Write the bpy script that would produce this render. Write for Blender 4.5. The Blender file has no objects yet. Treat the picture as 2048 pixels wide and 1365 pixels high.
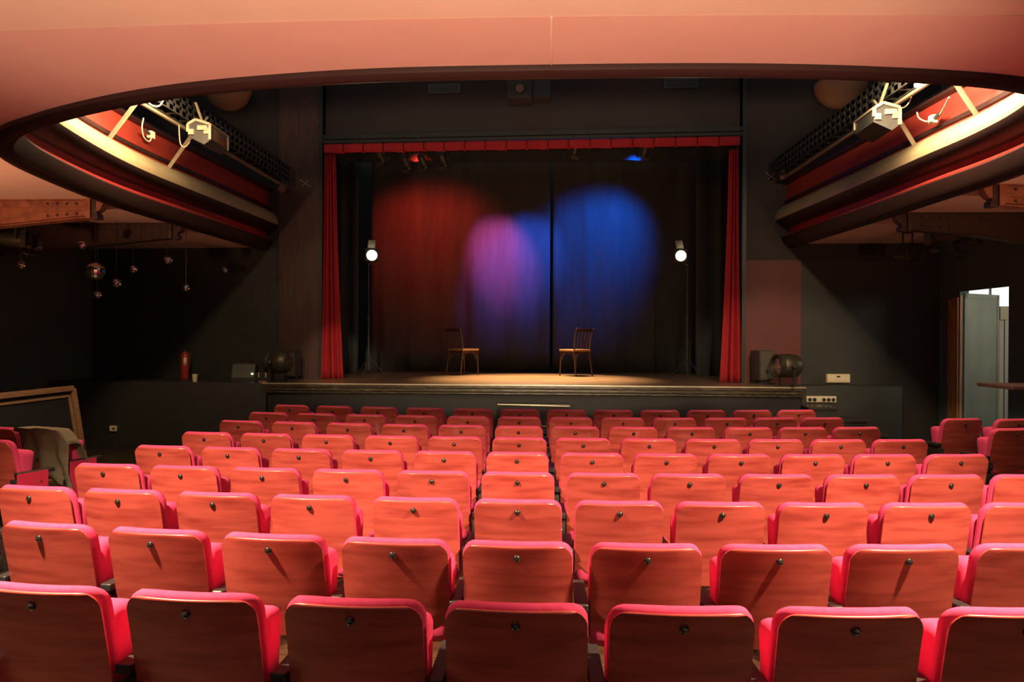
import bpy, bmesh, math, random
from math import sin, cos, pi, radians, atan, atan2, sqrt
from mathutils import Vector, Matrix, noise

random.seed(11)
S = bpy.context.scene
COL = S.collection

# ------------------------------------------------------------------ camera
F, CX, CY = 1500.0, 1024.0, 682.5            # focal length in pixels of the 2048x1365 frame
CAM_H = 1.71
_yaw, _pitch, _roll = 0.04, 8.5 / 1500, 0.004
FW = Vector((-sin(_yaw) * cos(_pitch), cos(_yaw) * cos(_pitch), -sin(_pitch)))
_R0 = Vector((cos(_yaw), sin(_yaw), 0)); _U0 = _R0.cross(FW)
RT = cos(_roll) * _R0 + sin(_roll) * _U0
UP = -sin(_roll) * _R0 + cos(_roll) * _U0
cam_data = bpy.data.cameras.new('camera'); cam = bpy.data.objects.new('camera', cam_data); COL.objects.link(cam)
m = Matrix((RT, UP, -FW)).transposed().to_4x4(); m.translation = (0, 0, CAM_H)
cam.matrix_world = m
cam_data.sensor_width = 36.0; cam_data.lens = 36.0 * F / 2048.0
cam_data.clip_start = 0.05; cam_data.clip_end = 200
S.camera = cam

def at(px, py, X=None, Y=None, Z=None):
    """the world point seen at a pixel of the photograph, on the plane X=, Y= or Z="""
    d = FW + RT * ((px - CX) / F) + UP * ((CY - py) / F)
    o = Vector((0, 0, CAM_H))
    t = Y / d.y if Y is not None else (Z - CAM_H) / d.z if Z is not None else X / d.x
    return o + d * t

# ------------------------------------------------------------------ exposure, world, lights
S.view_settings.view_transform = 'Standard'; S.view_settings.look = 'None'
S.view_settings.exposure = 0.0; S.view_settings.gamma = 1.0; S.view_settings.use_curve_mapping = False
S.cycles.use_denoising = True
S.cycles.max_bounces = 6; S.cycles.diffuse_bounces = 4; S.cycles.glossy_bounces = 3
S.cycles.sample_clamp_indirect = 3.0
W = bpy.data.worlds.new('dim house'); S.world = W; W.use_nodes = True
W.node_tree.nodes['Background'].inputs[0].default_value = (0.96, 1.0, 1.0, 1)
W.node_tree.nodes['Background'].inputs[1].default_value = 0.12

def lamp(name, kind, loc, energy, color, target=None, **kw):
    d = bpy.data.lights.new(name, kind); d.energy = energy; d.color = color
    for k, v in kw.items(): setattr(d, k, v)
    o = bpy.data.objects.new(name, d); COL.objects.link(o); o.location = loc
    if target is not None:
        o.rotation_euler = (Vector(target) - Vector(loc)).to_track_quat('-Z', 'Y').to_euler()
    return o

WARM = (1.0, 0.70, 0.44)
# house downlights in the soffit behind the camera, left and right
for lx, tx in ((-2.5, -2.2), (2.1, 1.7)):
    lamp('house_downlight', 'SPOT', (lx, 2.45, 3.02), 1280, WARM, (tx, 3.5, 0.9),
         spot_size=radians(94), spot_blend=0.5, shadow_soft_size=0.06)
# wide unseen fill light, added behind the camera to brighten the soffit
lamp('soffit_fill', 'SPOT', (-0.2, -0.6, 1.7), 1500, (1.0, 0.74, 0.47), (-0.55, 2.4, 1.7 + 3.0 * 0.40),
     spot_size=radians(21), spot_blend=0.6, shadow_soft_size=0.10).scale = (4.2, 1, 1)
# lamps on the gallery lighting bars, left and right
lamp('gallery_lamp', 'AREA', (-3.68, 7.0, 4.08), 105, (1.0, 0.70, 0.38), (-4.35, 7.1, 3.50), shape='RECTANGLE', size=1.5, size_y=0.05)
lamp('gallery_lamp', 'AREA', (3.14, 6.55, 4.08), 150, (1.0, 0.74, 0.44), (3.80, 6.65, 3.50), shape='RECTANGLE', size=1.6, size_y=0.05)
# lamps low at the sides throwing light up under the gallery
lamp('side_uplight', 'SPOT', (-5.7, 5.0, 1.7), 210, (1.0, 0.50, 0.27), (-5.1, 6.6, 3.15), spot_size=radians(84), spot_blend=0.8, shadow_soft_size=0.1)
lamp('side_uplight', 'SPOT', (5.0, 4.6, 1.7), 120, (1.0, 0.50, 0.27), (4.6, 6.4, 3.15), spot_size=radians(84), spot_blend=0.8, shadow_soft_size=0.1)
# stage light: white pool on the boards, red from the left, blue from the right
lamp('stage_pool', 'SPOT', (-0.1, 13.35, 4.95), 4600, (1.0, 0.68, 0.32), (-0.08, 12.35, 1.0), spot_size=radians(56), spot_blend=0.9, shadow_soft_size=0.1)
lamp('red_wash', 'SPOT', (-2.2, 12.9, 4.85), 400, (1.0, 0.045, 0.025), (-2.15, 14.6, 3.8), spot_size=radians(84), spot_blend=1.0, shadow_soft_size=0.08)
lamp('pink_wash', 'SPOT', (-1.2, 12.9, 4.85), 1150, (0.9, 0.12, 0.62), (-0.85, 14.6, 3.35), spot_size=radians(38), spot_blend=1.0, shadow_soft_size=0.08)
lamp('blue_wash', 'SPOT', (0.5, 12.9, 4.85), 1500, (0.02, 0.12, 1.0), (-0.35, 14.6, 3.25), spot_size=radians(42), spot_blend=1.0, shadow_soft_size=0.08)
lamp('blue_wash', 'SPOT', (1.7, 12.9, 4.85), 1050, (0.0, 0.13, 1.0), (1.1, 14.6, 3.65), spot_size=radians(66), spot_blend=1.0, shadow_soft_size=0.08)
# front-of-house spots on the foot of the two red curtains
lamp('front_of_house', 'SPOT', (-1.6, 3.0, 3.0), 1100, (1.0, 0.70, 0.45), (-3.25, 12.0, 1.25), spot_size=radians(9), spot_blend=0.6, shadow_soft_size=0.1)
lamp('front_of_house', 'SPOT', (1.6, 3.0, 3.0), 900, (1.0, 0.70, 0.45), (3.55, 11.6, 1.10), spot_size=radians(19), spot_blend=0.6, shadow_soft_size=0.1)
lamp('front_of_house', 'SPOT', (0.0, 3.0, 3.0), 1900, (1.0, 0.74, 0.46), (-0.2, 10.5, 0.93), spot_size=radians(5.0), spot_blend=0.8, shadow_soft_size=0.05).scale = (11, 1, 1)
# glow of the gallery floodlights on the front of the stage
lamp('flood_glow', 'SPOT', (-3.45, 8.6, 3.85), 300, (1.0, 0.72, 0.42), (0.6, 11.3, 0.9), spot_size=radians(44), spot_blend=0.9, shadow_soft_size=0.1)
lamp('flood_glow', 'SPOT', (3.05, 7.9, 3.8), 300, (1.0, 0.72, 0.42), (-0.6, 11.2, 0.9), spot_size=radians(40), spot_blend=0.9, shadow_soft_size=0.1)
# lobby beyond the side door
lamp('lobby_light', 'POINT', (7.6, 9.9, 2.6), 75, (1.0, 0.95, 0.78), shadow_soft_size=0.25)

# ------------------------------------------------------------------ helpers
def new_mat(name, base, rough=0.6, metal=0.0, coat=0.0, spec=0.5, var=None, scale=8.0, stretch=(1, 1, 1),
            bump=0.0, bump_scale=None, emit=None, estr=0.0, detail=4.0, rand=0.0, var_range=(0.35, 0.65), rough_var=0.0):
    mt = bpy.data.materials.new(name); mt.use_nodes = True
    nt = mt.node_tree; N = nt.nodes; L = nt.links; b = N['Principled BSDF']
    b.inputs['Base Color'].default_value = (*base, 1); b.inputs['Roughness'].default_value = rough
    b.inputs['Metallic'].default_value = metal; b.inputs['Coat Weight'].default_value = coat
    b.inputs['Coat Roughness'].default_value = 0.12
    b.inputs['Specular IOR Level'].default_value = spec
    if emit: b.inputs['Emission Color'].default_value = (*emit, 1); b.inputs['Emission Strength'].default_value = estr
    tc = N.new('ShaderNodeTexCoord'); mp = N.new('ShaderNodeMapping'); mp.inputs['Scale'].default_value = stretch
    L.new(tc.outputs['Object'], mp.inputs['Vector'])
    vec = mp.outputs['Vector']
    if rand:
        oi = N.new('ShaderNodeObjectInfo'); ad = N.new('ShaderNodeVectorMath'); ad.operation = 'ADD'
        sc = N.new('ShaderNodeVectorMath'); sc.operation = 'SCALE'; sc.inputs[0].default_value = (37, 51, 23)
        L.new(oi.outputs['Random'], sc.inputs['Scale']); L.new(vec, ad.inputs[0]); L.new(sc.outputs[0], ad.inputs[1]); vec = ad.outputs[0]
    if var:
        ns = N.new('ShaderNodeTexNoise'); ns.inputs['Scale'].default_value = scale; ns.inputs['Detail'].default_value = detail
        L.new(vec, ns.inputs['Vector'])
        rp = N.new('ShaderNodeValToRGB'); rp.color_ramp.elements[0].position = var_range[0]; rp.color_ramp.elements[1].position = var_range[1]
        rp.color_ramp.elements[0].color = (*base, 1); rp.color_ramp.elements[1].color = (*var, 1)
        L.new(ns.outputs['Fac'], rp.inputs['Fac'])
        outc = rp.outputs['Color']
        if rand:
            hv = N.new('ShaderNodeHueSaturation'); mr = N.new('ShaderNodeMapRange')
            mr.inputs['To Min'].default_value = 1 - rand; mr.inputs['To Max'].default_value = 1 + rand
            L.new(oi.outputs['Random'], mr.inputs['Value']); L.new(mr.outputs[0], hv.inputs['Value']); L.new(outc, hv.inputs['Color']); outc = hv.outputs['Color']
        L.new(outc, b.inputs['Base Color'])
        if rough_var:
            m2 = N.new('ShaderNodeMapRange'); m2.inputs['To Min'].default_value = rough - rough_var; m2.inputs['To Max'].default_value = rough + rough_var
            L.new(ns.outputs['Fac'], m2.inputs['Value']); L.new(m2.outputs[0], b.inputs['Roughness'])
    if bump:
        n2 = N.new('ShaderNodeTexNoise'); n2.inputs['Scale'].default_value = bump_scale or scale * 3; n2.inputs['Detail'].default_value = 3
        L.new(vec, n2.inputs['Vector'])
        bp = N.new('ShaderNodeBump'); bp.inputs['Strength'].default_value = bump; bp.inputs['Distance'].default_value = 0.02
        L.new(n2.outputs['Fac'], bp.inputs['Height']); L.new(bp.outputs['Normal'], b.inputs['Normal'])
    return mt

def wood_planks(name, c1, c2, plank=0.12, rough=0.35):
    mt = bpy.data.materials.new(name); mt.use_nodes = True
    nt = mt.node_tree; N = nt.nodes; L = nt.links; b = N['Principled BSDF']; b.inputs['Roughness'].default_value = rough
    tc = N.new('ShaderNodeTexCoord')
    br = N.new('ShaderNodeTexBrick'); br.inputs['Scale'].default_value = 1.0
    br.inputs['Brick Width'].default_value = 1.8; br.inputs['Row Height'].default_value = plank; br.inputs['Mortar Size'].default_value = 0.003
    br.inputs['Color1'].default_value = (*c1, 1); br.inputs['Color2'].default_value = (*c2, 1); br.inputs['Mortar'].default_value = (0.02, 0.012, 0.008, 1)
    L.new(tc.outputs['Object'], br.inputs['Vector'])
    mp = N.new('ShaderNodeMapping'); mp.inputs['Scale'].default_value = (1.2, 14, 1); L.new(tc.outputs['Object'], mp.inputs['Vector'])
    ns = N.new('ShaderNodeTexNoise'); ns.inputs['Scale'].default_value = 2.0; ns.inputs['Detail'].default_value = 5; L.new(mp.outputs[0], ns.inputs['Vector'])
    mr = N.new('ShaderNodeMapRange'); mr.inputs['From Min'].default_value = .3; mr.inputs['From Max'].default_value = .7
    mr.inputs['To Min'].default_value = .45; mr.inputs['To Max'].default_value = 1.2; L.new(ns.outputs['Fac'], mr.inputs['Value'])
    mx = N.new('ShaderNodeMix'); mx.data_type = 'RGBA'; mx.blend_type = 'MULTIPLY'; mx.inputs['Factor'].default_value = 1.0
    L.new(br.outputs['Color'], mx.inputs[6]); L.new(mr.outputs[0], mx.inputs[7]); L.new(mx.outputs[2], b.inputs['Base Color'])
    return mt

class MB:
    """collects shapes into one mesh"""
    def __init__(s): s.bm = bmesh.new()
    def verts(s, pts): return [s.bm.verts.new(p) for p in pts]
    def face(s, vs):
        try: s.bm.faces.new(vs)
        except ValueError: pass
    def box(s, lo, hi, bevel=0.0, mat=None, seg=2):
        g = bmesh.ops.create_cube(s.bm, size=1.0); vs = g['verts']
        c = [(a + b) / 2 for a, b in zip(lo, hi)]; d = [abs(b - a) for a, b in zip(lo, hi)]
        for v in vs: v.co = Vector((v.co.x * d[0] + c[0], v.co.y * d[1] + c[1], v.co.z * d[2] + c[2]))
        if bevel:
            es = list({e for v in vs for e in v.link_edges})
            r = bmesh.ops.bevel(s.bm, geom=es, offset=bevel, segments=seg, profile=0.7, affect='EDGES')
            vs = list({v for f in r['faces'] for v in f.verts} | {v for v in vs if v.is_valid})
        if mat is not None: bmesh.ops.transform(s.bm, matrix=mat, verts=[v for v in vs if v.is_valid])
        return s
    def bar(s, a, b, w, h=None, bevel=0.0, up=(0, 0, 1)):
        a, b = Vector(a), Vector(b); d = b - a; L = d.length; h = h or w
        x = d.normalized(); u = Vector(up)
        if abs(x.dot(u)) > 0.98: u = Vector((0, 1, 0))
        y = u.cross(x).normalized(); z = x.cross(y)
        M = Matrix((x, y, z)).transposed().to_4x4(); M.translation = a
        return s.box((0, -w / 2, -h / 2), (L, w / 2, h / 2), bevel, M)
    def tube(s, pts, r, n=10, caps=True):
        pts = [Vector(p) for p in pts]; rs = r if isinstance(r, (list, tuple)) else [r] * len(pts)
        prev = None; ref = None; first = None
        for i, p in enumerate(pts):
            t = (pts[min(i + 1, len(pts) - 1)] - pts[max(i - 1, 0)]).normalized()
            if ref is None:
                ref = Vector((0, 0, 1)) if abs(t.z) < 0.9 else Vector((1, 0, 0))
            y = (ref - t * ref.dot(t)).normalized(); x = y.cross(t); ref = y
            ring = s.verts([p + rs[i] * (x * cos(2 * pi * k / n) + y * sin(2 * pi * k / n)) for k in range(n)])
            if prev:
                for k in range(n): s.face([prev[k], prev[(k + 1) % n], ring[(k + 1) % n], ring[k]])
            else: first = ring
            prev = ring
        if caps: s.face(first[::-1]); s.face(prev)
        return s
    def lathe(s, prof, n=20, mat=None):
        """prof = (radius, height) pairs round the local Z axis"""
        prev = None; new = []
        for r, z in prof:
            ring = s.verts([(max(r, 1e-4) * cos(2 * pi * k / n), max(r, 1e-4) * sin(2 * pi * k / n), z) for k in range(n)]); new += ring
            if prev:
                for k in range(n): s.face([prev[k], prev[(k + 1) % n], ring[(k + 1) % n], ring[k]])
            else: s.face(ring[::-1])
            prev = ring
        s.face(prev)
        if mat is not None: bmesh.ops.transform(s.bm, matrix=mat, verts=new)
        return s
    def ball(s, c, r, u=14, v=10, sc=(1, 1, 1)):
        g = bmesh.ops.create_uvsphere(s.bm, u_segments=u, v_segments=v, radius=r)
        for q in g['verts']: q.co = Vector((q.co.x * sc[0], q.co.y * sc[1], q.co.z * sc[2])) + Vector(c)
        return s
    def prism(s, poly, z0, z1):
        a = s.verts([(x, y, z0) for x, y in poly]); b = s.verts([(x, y, z1) for x, y in poly]); n = len(poly)
        s.face(a[::-1]); s.face(b)
        for k in range(n): s.face([a[k], a[(k + 1) % n], b[(k + 1) % n], b[k]])
        return s
    def extrude_yz(s, poly, x0, x1):
        a = s.verts([(x0, y, z) for y, z in poly]); b = s.verts([(x1, y, z) for y, z in poly]); n = len(poly)
        s.face(a); s.face(b[::-1])
        for k in range(n): s.face([a[k], b[k], b[(k + 1) % n], a[(k + 1) % n]])
        return s
    def extrude_xz(s, poly, y0, y1):
        a = s.verts([(x, y0, z) for x, z in poly]); b = s.verts([(x, y1, z) for x, z in poly]); n = len(poly)
        s.face(a); s.face(b[::-1])
        for k in range(n): s.face([a[k], b[k], b[(k + 1) % n], a[(k + 1) % n]])
        return s
    def grid(s, rows):
        prev = None
        for row in rows:
            r = s.verts(row)
            if prev:
                for k in range(len(r) - 1): s.face([prev[k], prev[k + 1], r[k + 1], r[k]])
            prev = r
        return s
    def loft(s, loops, caps=True):
        prev = None; first = None
        for lp in loops:
            r = s.verts(lp); n = len(r)
            if prev:
                for k in range(n): s.face([prev[k], prev[(k + 1) % n], r[(k + 1) % n], r[k]])
            else: first = r
            prev = r
        if caps: s.face(first[::-1]); s.face(prev)
        return s
    def build(s, name, mat, parent=None, smooth=True, angle=38):
        bmesh.ops.recalc_face_normals(s.bm, faces=s.bm.faces)
        me = bpy.data.meshes.new(name); s.bm.to_mesh(me); s.bm.free()
        me.materials.append(mat)
        if smooth:
            me.polygons.foreach_set('use_smooth', [True] * len(me.polygons)); me.set_sharp_from_angle(angle=radians(angle))
        o = bpy.data.objects.new(name, me); COL.objects.link(o)
        if parent: o.parent = parent
        return o

def tag(o, label, cat, group=None, kind=None):
    o['label'] = label; o['category'] = cat
    if group: o['group'] = group
    if kind: o['kind'] = kind
    return o
def thing(name, label, cat, loc=(0, 0, 0), rz=0.0, group=None):
    o = bpy.data.objects.new(name, None); COL.objects.link(o); o.location = loc; o.rotation_euler = (0, 0, rz)
    o.empty_display_size = 0.1
    return tag(o, label, cat, group)
def struct(name, mb, mat, label=None, smooth=True):
    o = mb.build(name, mat, None, smooth); o['kind'] = 'structure'
    if label: o['label'] = label
    return o
def copy_tree(o, loc, rz, label, group=None, skip=()):
    r = o.copy(); COL.objects.link(r); r.location = loc; r.rotation_euler = (0, 0, rz); r['label'] = label
    if group: r['group'] = group
    for ch in list(o.children):
        if ch.name.split('.')[0] in skip: continue
        c = ch.copy(); COL.objects.link(c); c.parent = r
        for g in list(ch.children):
            d = g.copy(); COL.objects.link(d); d.parent = c
    return r
ORD = ['first', 'second', 'third', 'fourth', 'fifth', 'sixth', 'seventh', 'eighth', 'ninth', 'tenth', 'eleventh', 'twelfth']

# ------------------------------------------------------------------ materials
M_SOFFIT = new_mat('salmon plaster', (0.80, 0.54, 0.45), 0.75, var=(0.77, 0.51, 0.42), scale=3, bump=0.03, bump_scale=60)
M_BAND = new_mat('pink plaster', (0.79, 0.45, 0.40), 0.7, var=(0.76, 0.43, 0.38), scale=4, bump=0.02, bump_scale=60)
M_CREAM = new_mat('cream gloss paint', (0.38, 0.30, 0.18), 0.4, var=(0.34, 0.27, 0.16), scale=5, bump=0.02)
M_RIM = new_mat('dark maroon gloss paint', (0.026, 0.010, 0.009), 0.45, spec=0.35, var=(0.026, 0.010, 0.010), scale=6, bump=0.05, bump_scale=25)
M_REDPAINT = new_mat('red gloss paint', (0.50, 0.045, 0.035), 0.35, var=(0.42, 0.035, 0.03), scale=5)
M_PANEL = new_mat('red panel paint', (0.30, 0.034, 0.022), 0.5, var=(0.26, 0.028, 0.019), scale=4)
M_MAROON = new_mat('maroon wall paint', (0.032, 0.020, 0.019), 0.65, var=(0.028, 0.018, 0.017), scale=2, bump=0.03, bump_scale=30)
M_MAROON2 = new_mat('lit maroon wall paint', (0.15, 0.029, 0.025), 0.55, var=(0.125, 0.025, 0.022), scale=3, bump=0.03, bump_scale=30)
M_PILASTER = new_mat('brown stained timber', (0.085, 0.038, 0.030), 0.5, var=(0.06, 0.027, 0.022), scale=3, stretch=(8, 8, 0.6))
M_BLACK = new_mat('black wall paint', (0.10, 0.135, 0.145), 0.8, spec=0.2, var=(0.092, 0.125, 0.135), scale=3, bump=0.03)
M_OLIVE = new_mat('dark olive wall paint', (0.036, 0.035, 0.029), 0.6, var=(0.031, 0.030, 0.025), scale=2)
M_BLACKGLOSS = new_mat('black gloss paint', (0.035, 0.033, 0.030), 0.3, var=(0.06, 0.05, 0.04), scale=9, stretch=(0.6, 2, 5), bump=0.1, bump_scale=15)
M_CASTIRON = new_mat('black cast iron', (0.022, 0.021, 0.020), 0.42, var=(0.035, 0.033, 0.03), scale=20, bump=0.05, bump_scale=60)
M_BLACKMETAL = new_mat('black metal', (0.03, 0.03, 0.028), 0.45, var=(0.04, 0.038, 0.035), scale=14)
M_BRONZE = new_mat('worn lantern metal', (0.10, 0.085, 0.055), 0.45, 0.6, var=(0.06, 0.05, 0.035), scale=9)
M_CHROME = new_mat('chrome', (0.75, 0.70, 0.62), 0.18, 1.0, var=(0.65, 0.6, 0.5), scale=20)
M_STEEL = new_mat('galvanised steel', (0.36, 0.29, 0.20), 0.5, 0.2, var=(0.30, 0.24, 0.16), scale=18)
M_CABLE = new_mat('pale cable', (0.52, 0.43, 0.31), 0.5, var=(0.48, 0.40, 0.29), scale=10)
M_RUST = new_mat('rust red steel paint', (0.36, 0.13, 0.065), 0.5, var=(0.22, 0.07, 0.04), scale=10, bump=0.06, bump_scale=30)
M_SHADEDSTEEL = new_mat('rust red steel in shade', (0.07, 0.03, 0.02), 0.5, var=(0.05, 0.022, 0.015), scale=10, bump=0.06, bump_scale=30)  # darker copy of the rust steel: shade put into the beams nearer the stage
M_DARKPANEL = new_mat('matt black board', (0.014, 0.013, 0.014), 0.7, var=(0.011, 0.010, 0.011), scale=5)
M_DARKRIVET = new_mat('dark rivet', (0.05, 0.02, 0.014), 0.5, var=(0.04, 0.016, 0.012), scale=30)
M_FLOOR = wood_planks('brown floor boards', (0.085, 0.050, 0.027), (0.065, 0.037, 0.020))
M_STAGE = wood_planks('stage boards', (0.30, 0.175, 0.095), (0.23, 0.125, 0.065), 0.14, 0.38)
M_NOSE = new_mat('worn stage nosing', (0.05, 0.040, 0.028), 0.3, var=(0.26, 0.19, 0.10), scale=7, stretch=(1.5, 4, 18), var_range=(0.55, 0.72), bump=0.15, bump_scale=20)
M_ALU = new_mat('pale aluminium strip', (0.75, 0.66, 0.50), 0.35, 0.5, var=(0.66, 0.58, 0.42), scale=20)
M_WOOD = new_mat('red stained plywood', (0.60, 0.106, 0.082), 0.34, coat=0.35, var=(0.36, 0.045, 0.036), scale=2.4, stretch=(1.2, 6, 10), detail=7, rand=0.16, var_range=(0.40, 0.72), bump=0.012, bump_scale=30, rough_var=0.1)
M_PAD = new_mat('pink red upholstery', (0.80, 0.075, 0.20), 0.85, spec=0.25, var=(0.74, 0.062, 0.175), scale=30, bump=0.15, bump_scale=420)
M_ENDPANEL = new_mat('crimson end panel', (0.66, 0.03, 0.09), 0.55, var=(0.6, 0.026, 0.08), scale=12)
M_CURTAIN = new_mat('red velvet', (0.44, 0.026, 0.034), 0.85, spec=0.2, var=(0.38, 0.022, 0.029), scale=7, stretch=(5, 5, 0.5), bump=0.1, bump_scale=150)
M_BACKDROP = new_mat('grey black stage cloth', (0.065, 0.063, 0.061), 0.9, spec=0.1, var=(0.055, 0.053, 0.052), scale=4, stretch=(3, 3, 0.4), bump=0.06, bump_scale=160)
M_LEG = new_mat('black stage cloth', (0.06, 0.065, 0.07), 0.95, spec=0.1, var=(0.054, 0.058, 0.062), scale=4, bump=0.05, bump_scale=160)
M_BORDER = new_mat('black border cloth', (0.03, 0.03, 0.032), 0.95, spec=0.1, var=(0.026, 0.026, 0.028), scale=4, bump=0.05, bump_scale=160)
M_CHAIRWOOD = new_mat('dark bentwood', (0.085, 0.035, 0.02), 0.25, coat=0.5, var=(0.06, 0.024, 0.015), scale=6, stretch=(4, 4, 1))
M_SEATTOP = new_mat('brown chair seat', (0.42, 0.21, 0.11), 0.4, var=(0.34, 0.16, 0.08), scale=5, stretch=(1, 6, 1))
M_CLOTH = new_mat('olive grey cloth', (0.24, 0.195, 0.135), 0.95, spec=0.1, var=(0.19, 0.155, 0.105), scale=9, bump=0.2, bump_scale=90)
M_GOLD = new_mat('gilt brown frame wood', (0.42, 0.24, 0.12), 0.35, 0.2, var=(0.32, 0.17, 0.08), scale=8, stretch=(5, 1, 5))
M_EXT = new_mat('extinguisher red', (0.42, 0.04, 0.03), 0.35, var=(0.36, 0.035, 0.026), scale=6)
M_PAPER = new_mat('cream paper', (0.80, 0.68, 0.48), 0.7, var=(0.75, 0.63, 0.44), scale=6)
M_IVORY = new_mat('ivory plastic', (0.80, 0.68, 0.45), 0.45, var=(0.75, 0.63, 0.41), scale=6)
M_MIRROR = new_mat('mirror tiles', (0.8, 0.74, 0.68), 0.06, 1.0, var=(0.7, 0.64, 0.58), scale=30)
M_DOOR = new_mat('grey green door paint', (0.23, 0.245, 0.20), 0.5, var=(0.19, 0.20, 0.165), scale=3, stretch=(1, 1, 0.8), bump=0.03)
M_JAMB = new_mat('orange brown timber', (0.60, 0.28, 0.12), 0.45, var=(0.34, 0.13, 0.06), scale=5, stretch=(6, 6, 0.7))
M_LOBBY = new_mat('cream lobby paint', (0.62, 0.52, 0.38), 0.6, var=(0.58, 0.48, 0.34), scale=3)
M_GREYTRIM = new_mat('pale grey trim', (0.52, 0.50, 0.45), 0.5, var=(0.48, 0.46, 0.41), scale=4)
M_DOME = new_mat('plaster bowl', (0.40, 0.20, 0.12), 0.7, var=(0.36, 0.18, 0.11), scale=6, bump=0.05)
M_DARKGRILLE = new_mat('speaker grille', (0.11, 0.09, 0.06), 0.6, var=(0.08, 0.066, 0.045), scale=60, bump=0.4, bump_scale=260)
M_GLOW = new_mat('lit lens', (1, 0.9, 0.7), 0.3, emit=(1.0, 0.78, 0.45), estr=9.0)
M_TUBE = new_mat('lit lamp', (1, 0.9, 0.7), 0.3, emit=(1.0, 0.84, 0.62), estr=14.0)
M_LED = new_mat('pale green indicator', (0.5, 0.8, 0.4), 0.4, emit=(0.75, 1.0, 0.55), estr=0.8)
M_SKYWIN = new_mat('bright lobby window', (0.8, 0.8, 0.8), 0.4, emit=(0.95, 1.0, 0.92), estr=1.0)
M_GLASS = new_mat('flood glass', (0.25, 0.14, 0.10), 0.12, coat=0.5, var=(0.2, 0.11, 0.08), scale=9)

# ------------------------------------------------------------------ setting: floor, gallery soffit and parapet
struct('floor', MB().box((-7.6, -4, -0.1), (6.5, 12.6, 0)), M_FLOOR)

RAW = [(-4.60, 12.25), (-4.61, 11.0), (-4.64, 9.33), (-4.66, 8.2), (-4.60, 7.3), (-4.46, 6.42), (-4.33, 5.88), (-4.12, 5.42), (-3.72, 5.01), (-3.39, 4.80), (-3.08, 4.62),
       (-2.65, 4.41), (-2.27, 4.26), (-1.85, 4.14), (-1.25, 4.03), (-0.76, 3.98), (-0.16, 3.965), (0.35, 3.96), (0.85, 3.965), (1.30, 3.99), (1.68, 4.03),
       (2.05, 4.085), (2.34, 4.14), (2.65, 4.23), (3.0, 4.40), (3.38, 4.68), (3.70, 5.08), (3.93, 5.6), (4.06, 6.2), (4.09, 6.9), (4.05, 7.6), (4.02, 8.85), (3.93, 10.6), (3.86, 12.0)]
def catmull(P, n=5):
    P = [Vector(p) for p in P]; out = []
    for i in range(len(P) - 1):
        a, b, c, d = P[max(i - 1, 0)], P[i], P[i + 1], P[min(i + 2, len(P) - 1)]
        for k in range(n):
            t = k / n
            out.append(0.5 * ((2 * b) + (c - a) * t + (2 * a - 5 * b + 4 * c - d) * t * t + (3 * b - a - 3 * c + d) * t ** 3))
    out.append(P[-1])
    for _ in range(3):
        out = [out[0]] + [(out[i - 1] + out[i] * 2 + out[i + 1]) / 4 for i in range(1, len(out) - 1)] + [out[-1]]
    return out
PATH = catmull(RAW)
NORM = []
for i in range(len(PATH)):
    t = (PATH[min(i + 1, len(PATH) - 1)] - PATH[max(i - 1, 0)]).normalized(); NORM.append(Vector((-t.y, t.x)))
SOF = 3.15
def sweep(prof, i0=0, i1=None, closed=True):
    """sweep a profile of (inward, up) pairs along the edge of the opening"""
    mb = MB(); loops = []
    for p, n in list(zip(PATH, NORM))[i0:i1]:
        loops.append([(p.x + n.x * a, p.y + n.y * a, SOF + z) for a, z in prof])
    if closed: mb.loft(loops)
    else: mb.grid(loops)
    return mb
XL, XR, YB = -7.5, 6.1, -4.0
ctr = Vector((-0.3, 7.2))
def outer(p):
    if p.y >= 7.2: return Vector((XL if p.x < 0 else XR, p.y))
    d = p - ctr; ts = []
    if d.x < 0: ts.append((XL - ctr.x) / d.x)
    if d.x > 0: ts.append((XR - ctr.x) / d.x)
    if d.y < 0: ts.append((YB - ctr.y) / d.y)
    return ctr + d * min(ts)
mb = MB()
rows_ = []
for z in (SOF, SOF + 0.18):
    rows_.append([[(p.x, p.y, z), (outer(p).x, outer(p).y, z)] for p in PATH])
mb.grid(rows_[0]); mb.grid(rows_[1])
struct('ceiling', mb, M_SOFFIT)
struct('trim_1', sweep([(0.0, 0.03), (0.0, -0.035), (0.025, -0.055), (0.07, -0.058), (0.10, -0.045), (0.115, -0.032), (0.15, -0.03), (0.175, 0.0), (0.218, 0.095), (0.205, 0.11), (0.06, 0.11)]), M_RIM,
       'dark maroon moulded lip round the gallery opening')
bp = [p for p in PATH[20:-12] if p.y < 5.9]
mb = MB(); mb.grid([[(p.x, p.y, SOF - 0.004), (p.x, 3.375 + 0.012 * p.x * p.x, SOF - 0.004)] for p in bp])
struct('trim_2', mb, M_BAND, 'pink plaster border round the opening')
struct('trim_3', sweep([(0.06, 0.09), (0.115, 0.10), (0.135, 0.155), (0.12, 0.17), (0.10, 0.18), (0.095, 0.25), (0.06, 0.25)]), M_REDPAINT, 'red moulding at the foot of the gallery front')
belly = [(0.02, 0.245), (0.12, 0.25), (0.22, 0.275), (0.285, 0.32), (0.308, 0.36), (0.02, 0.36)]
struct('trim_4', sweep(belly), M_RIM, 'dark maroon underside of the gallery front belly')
struct('trim_16', sweep([(0.02, 0.36), (0.308, 0.36), (0.315, 0.40), (0.31, 0.43), (0.285, 0.49), (0.245, 0.54), (0.205, 0.57), (0.02, 0.58)]), M_CREAM, 'cream upper belly of the gallery front')
struct('wall_gallery', sweep([(0.0, 0.575), (0.15, 0.575), (0.15, 0.92), (0.0, 0.92)]), M_PANEL, 'red upper panel of the gallery front')
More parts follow.
